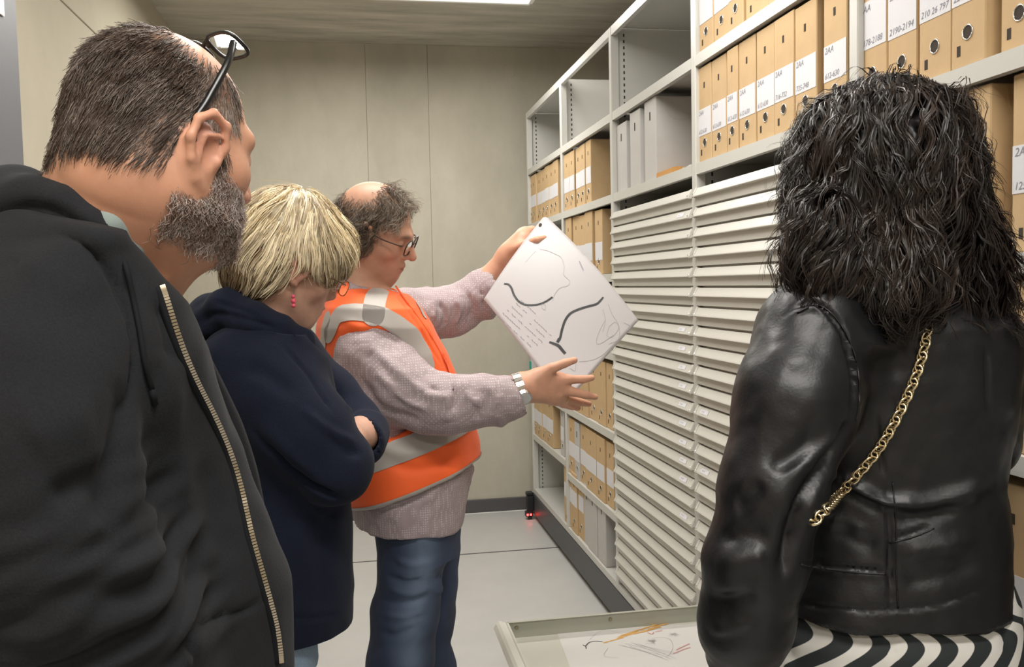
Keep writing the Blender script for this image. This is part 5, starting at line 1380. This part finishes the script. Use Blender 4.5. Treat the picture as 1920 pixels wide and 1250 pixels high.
# hair: loose curls to below the shoulders
H = Sdf()
hrws = [(205, 1535, 1778, .11), (255, 1502, 1796, .122), (310, 1490, 1806, .128), (380, 1488, 1815, .128), (450, 1494, 1832, .122), (510, 1508, 1846, .112), (560, 1570, 1850, .10), (590, 1690, 1850, .09)]
H.loft(back_sections(hrws, 1.115, .12, 20), .02, e=2.1)
H.ell(K(1545, 470, 1.05), (.055, .05, .075), .03); H.ell(K(1800, 520, 1.06), (.055, .05, .065), .03); H.ell(K(1690, 520, 1.03), (.07, .05, .06), .04)
H.ell(K(1652, 262, 1.12), (.098, .105, .088), .03)
H.ell(HC+HK*(RH @ np.array([0, .12, -.05])), (.06, .07, .09), .02, op='s')
HBk = H
hv, hf = H.mesh(np.array([.4, .85, 1.35]), np.array([1.05, 1.4, 1.85]), .0055); hn = normals(hv, hf); base = hv-hn*.018+hn*(fbm(hv, 26, 2)*.012+fbm(hv, 110, 2)*.008)[:, None]
wh = K(1650, 150, 1.15)
def flow_d(p, t):
    d = p-wh; d[:, 2] *= .2; d = d/(np.linalg.norm(d, axis=1, keepdims=True)+1e-6)
    n = np.stack([fbm(p, 22, 2), fbm(p+3, 22, 2), fbm(p+7, 22, 2)], 1)
    return d*(.75-.5*t)+np.array([0, 0, -1.0])*(.35+.75*t)+n*.65
def cold(P):
    k_ = np.clip(.3+fbm(P, 40, 2), 0, 1)[:, None]; return np.array([.010, .007, .006])*(1-k_)+np.array([.050, .031, .024])*k_
wtop = np.ones(len(hv))
P, r, c = lockset(HBk, hv, hf, 2000, 8, lambda p: .09+.0*p[:, 0], 11, flow_d, (-.010, .0), (-.006, .006), .00060, .0022, cold, curl=.0085, wave=68, jit=.0006, vol=.022)
P2, r2, c2 = lockset(HBk, hv, hf, 420, 3, lambda p: .10+.0*p[:, 0], 11, flow_d, (-.002, .003), (.0, .022), .00045, .0016, cold, curl=.013, wave=65, jit=.001)
u_, v_, d_ = proj(hv); low = np.clip((v_-430)/120, 0, 1)*np.clip(1.2-np.abs(hn[:, 1]+.3), .1, 1)
P3, r3, c3 = lockset(HBk, hv, hf, 420, 6, lambda p: .075+.0*p[:, 0], 11, flow_d, (-.004, .002), (.004, .03), .0005, .0020, cold, curl=.012, wave=65, wt=low, jit=.001)
V1, F1, C1 = strands_mesh('hair', np.concatenate([P, P2, P3]), np.concatenate([r, r2, r3]), np.concatenate([c, c2, c3]), face=K(1660, 380, 1.12))
V = np.concatenate([base, V1]); F = np.concatenate([hf, F1+len(base)]); C = np.concatenate([np.tile([.006, .005, .005], (len(base), 1)), C1])
M_dkhair = mat('black_hair', (.02, .015, .013), .42, attr=True, spec=.4)
hr = link('hair', mesh_np('hair', V, F, True, C), M_dkhair, dark); tag(hr, 'shoulder-length curly black-brown hair')
# jacket
M_leather = mat('black_leather', (.007, .007, .0082), .42, spec=.45, bump=(260, .22, .0012), noise=(40, .15))
H = Sdf()
H.loft(back_sections(jt, YJ, .12, AZJ), .03, zlo=K(1662, 1122, YJ)[2])
H.chain([K(1530, 628, 1.065), K(1492, 760, 1.03), K(1446, 920, 1.005), K(1416, 1050, 1.005), K(1398, 1160, 1.03), K(1392, 1225, 1.06)], [.078, .072, .060, .055, .050, .047], .035, first=.05)
H.chain([K(1806, 630, 1.165), K(1828, 735, 1.195), K(1826, 825, 1.205), K(1760, 880, 1.36), K(1705, 865, 1.42)], [.070, .062, .056, .052, .046], .035, first=.05)
H.cone(K(1660, 500, 1.13), K(1662, 552, 1.13), .055, .058, .01, op='s')
H.chain([K(1585, 560, 1.14), K(1600, 538, 1.08), K(1665, 530, 1.055), K(1735, 536, 1.08), K(1760, 560, 1.14)], [.018, .02, .022, .02, .018], .02)
V, F = H.mesh(np.array([.35, .85, .85]), np.array([1.035, 1.6, 1.6]), .0046)
sp = [([(1472, 592), (1520, 566), (1560, 590), (1590, 640), (1605, 715), (1600, 790)], .004, -.007), ([(1486, 590), (1530, 575), (1572, 606), (1600, 660), (1614, 730)], .004, .004), ([(1600, 790), (1560, 860), (1510, 930), (1482, 1010), (1462, 1100)], .010, -.016),
      ([(1560, 890), (1600, 912), (1650, 938), (1700, 945)], .008, .012), ([(1560, 905), (1610, 930), (1660, 955)], .008, -.008), ([(1665, 935), (1720, 945), (1790, 930), (1860, 905)], .012, .010), ([(1670, 970), (1740, 965), (1800, 950)], .010, -.007),
      ([(1668, 1012), (1710, 1000), (1750, 985)], .003, -.005), ([(1662, 900), (1668, 980), (1668, 1060), (1672, 1148)], .003, -.005), ([(1500, 1052), (1560, 1062), (1620, 1068), (1662, 1070)], .003, -.005), ([(1500, 1060), (1560, 1070), (1660, 1080)], .004, .003),
      ([(1480, 1125), (1560, 1138), (1660, 1142), (1760, 1132), (1860, 1095)], .003, -.004), ([(1540, 800), (1490, 850), (1440, 880)], .012, -.006), ([(1590, 800), (1530, 850), (1470, 900)], .010, .006), ([(1430, 900), (1400, 935), (1370, 950)], .012, -.006),
      ([(1345, 1010), (1390, 1005), (1450, 1000)], .010, -.006), ([(1340, 1060), (1395, 1050), (1440, 1040)], .011, .006), ([(1330, 1130), (1380, 1120), (1425, 1110)], .011, -.006), ([(1330, 1180), (1380, 1170), (1420, 1160)], .008, .005), ([(1640, 760), (1650, 850), (1662, 900)], .003, -.004),
      ([(1850, 640), (1850, 720), (1858, 790)], .004, -.004), ([(1620, 640), (1660, 650), (1700, 640)], .012, .007), ([(1620, 680), (1660, 690), (1700, 680)], .014, -.005), ([(1690, 1090), (1760, 1080), (1840, 1050)], .012, -.005), ([(1680, 1040), (1750, 1030), (1830, 1010)], .012, .006), ([(1560, 980), (1610, 1010), (1650, 1030)], .012, -.006), ([(1540, 960), (1580, 985), (1630, 1000)], .010, .006)]
V = folds(V, F, sp, 10); N = normals(V, F); V = V+N*(fbm(V, 10, 3)*.008+fbm(V, 40, 2)*.002)[:, None]
jack = link('leather_jacket', mesh_np('leather_jacket', V, F, True), M_leather, dark); tag(jack, 'short black leather jacket')
pk = Pick(V)
# stitching beside the seams
def stitched(pts):
    P = pk.path(pts, 8, 10); vd = P-CAM; vd /= np.linalg.norm(vd, axis=1)[:, None]; P = P-vd*.0012; Vt, Ft = tube_np(P, .0011, 5); link('seam', mesh_np('seam', Vt, [tuple(f) for f in Ft], True), M_leather, jack)
for pts in ([(1494, 586), (1535, 572), (1575, 606), (1603, 665), (1612, 735), (1606, 790)], [(1502, 1058), (1560, 1068), (1620, 1074), (1662, 1076)], [(1674, 905), (1680, 980), (1680, 1060), (1684, 1140)], [(1668, 1018), (1712, 1006), (1752, 990)]): stitched(pts)
# trousers with the wavy print
def M_op():
    m = bpy.data.materials.new('wavy_print'); m.use_nodes = True; nt = m.node_tree; N_ = nt.nodes; L = nt.links; b = N_['Principled BSDF']; b.inputs['Roughness'].default_value = .8
    a = N_.new('ShaderNodeAttribute'); a.attribute_name = 'col'; sp_ = N_.new('ShaderNodeSeparateColor'); L.new(a.outputs['Color'], sp_.inputs[0])
    def mth(op, x, y=None):
        n = N_.new('ShaderNodeMath'); n.operation = op
        for i, q in enumerate((x, y)):
            if q is None: continue
            if hasattr(q, 'is_output'): L.new(q, n.inputs[i])
            else: n.inputs[i].default_value = q
        return n.outputs[0]
    uu, vv = sp_.outputs[0], sp_.outputs[1]
    ph = mth('MULTIPLY', vv, 2*math.pi/.084)
    w_ = mth('MULTIPLY', mth('SINE', ph), .027); w2 = mth('MULTIPLY', mth('SINE', mth('MULTIPLY', ph, 2.0)), .004)
    x = mth('MULTIPLY', mth('ADD', mth('ADD', uu, w_), w2), 2*math.pi/.055)
    s_ = mth('ADD', mth('SINE', x), mth('MULTIPLY', mth('SINE', mth('ADD', ph, 1.2)), .25))
    r = N_.new('ShaderNodeMapRange'); r.inputs[1].default_value = -.08; r.inputs[2].default_value = .08; L.new(s_, r.inputs[0])
    mx = N_.new('ShaderNodeMix'); mx.data_type = 'RGBA'; mx.inputs['A'].default_value = (.012, .016, .018, 1); mx.inputs['B'].default_value = (.56, .54, .51, 1); L.new(r.outputs[0], mx.inputs['Factor']); L.new(mx.outputs['Result'], b.inputs['Base Color'])
    return m
H = Sdf(); H.loft(back_sections([(1060, 1500, 1845, .105), (1110, 1478, 1862, .118), (1160, 1445, 1862, .134), (1220, 1428, 1880, .14), (1320, 1416, 1890, .145)], YJ, .14, AZJ), .02)
for q, sx in zip(ftj, (-1, 1)): H.chain([q+[0, 0, -.06], q*[1, 1, 0]+[0, 0, .5], q*[1, 1, 0]+[0, -.02, .05]], [.105, .095, .10], .04)
V, F = H.mesh(np.array([.35, .8, .02]), np.array([1.04, 1.5, 1.1]), .0075)
V = folds(V, F, [([(1440, 1180), (1470, 1210), (1490, 1245)], .008, -.006), ([(1670, 1150), (1672, 1250)], .003, -.004), ([(1860, 1110), (1880, 1160), (1890, 1230)], .008, -.005)], 12); N = normals(V, F); V = V+N*(fbm(V, 9, 2)*.008)[:, None]
ang = np.arctan2(V[:, 0]-hx[0], -(V[:, 1]-YJ)); C = np.stack([ang*.17+1, V[:, 2], 0*ang], 1)
tr = link('trousers', mesh_np('trousers', V, F, True, C), M_op(), dark); tag(tr, 'black and white wavy-print trousers')
M_bsh = mat('black_shoe', (.02, .02, .02), .4)
for q in ftj:
    H = Sdf(); shoe(H, q+np.array([0, -.02, 0]), 10, .88); V2, F2 = H.mesh(np.array([q[0]-.15, q[1]-.2, -.01]), np.array([q[0]+.15, q[1]+.3, .2]), .006); link('shoe', mesh_np('shoe', V2, F2, True), M_bsh, dark)
# chain strap of her bag
M_gold = mat('pale_gold_chain', (.75, .62, .40), .22, metal=1)
cp = spline(np.array([(1750, 455), (1747, 520), (1742, 590), (1730, 665), (1700, 745), (1652, 835), (1600, 898), (1558, 945), (1524, 981)], float), 10)
cw = np.array([pk(u_, v_, 10) for u_, v_ in cp]); vd = cw-CAM; vd /= np.linalg.norm(vd, axis=1)[:, None]; cw = cw-vd*.006
for i_ in range(1, 7): cw = np.vstack([cw, cw[-1]+np.array([-.0035, .011, -.004])])
cw = np.stack([np.convolve(np.pad(cw[:, i], 3, 'edge'), np.ones(7)/7, 'valid') for i in range(3)], 1)
ds = np.r_[0, np.cumsum(np.linalg.norm(np.diff(cw, axis=0), axis=1))]; n = int(ds[-1]/.0086); tt = np.linspace(0, ds[-1], n); cw = np.stack([np.interp(tt, ds, cw[:, i]) for i in range(3)], 1)
T = np.linspace(0, 6.283, 13)[:-1]
Vt, Ft = tube_np([(.0080*math.cos(t), .0062*math.sin(t), .0012*math.sin(2*t)) for t in T], .0018, 5, True); lm = mesh_np('chain_link', Vt, [tuple(f) for f in Ft], True); lm.materials.append(M_gold)
ch = empty('chain_strap', tuple(cw[n//2])); tag(ch, 'gold curb chain strap hanging diagonally across the black leather jacket', 'chain strap')
for i in range(n):
    t = cw[min(i+1, n-1)]-cw[max(i-1, 0)]; t /= np.linalg.norm(t); v_ = CAM-cw[i]; v_ -= t*(v_ @ t); v_ /= np.linalg.norm(v_); s_ = np.cross(v_, t)
    an = .75 if i % 2 else -.55; nn_ = v_*math.cos(an)+s_*math.sin(an); ss = np.cross(nn_, t)
    o = link('chain_link', lm, None, ch); c0 = cw[i]-cw[n//2]
    o.matrix_local = Matrix(((t[0], ss[0], nn_[0], c0[0]), (t[1], ss[1], nn_[1], c0[1]), (t[2], ss[2], nn_[2], c0[2]), (0, 0, 0, 1)))
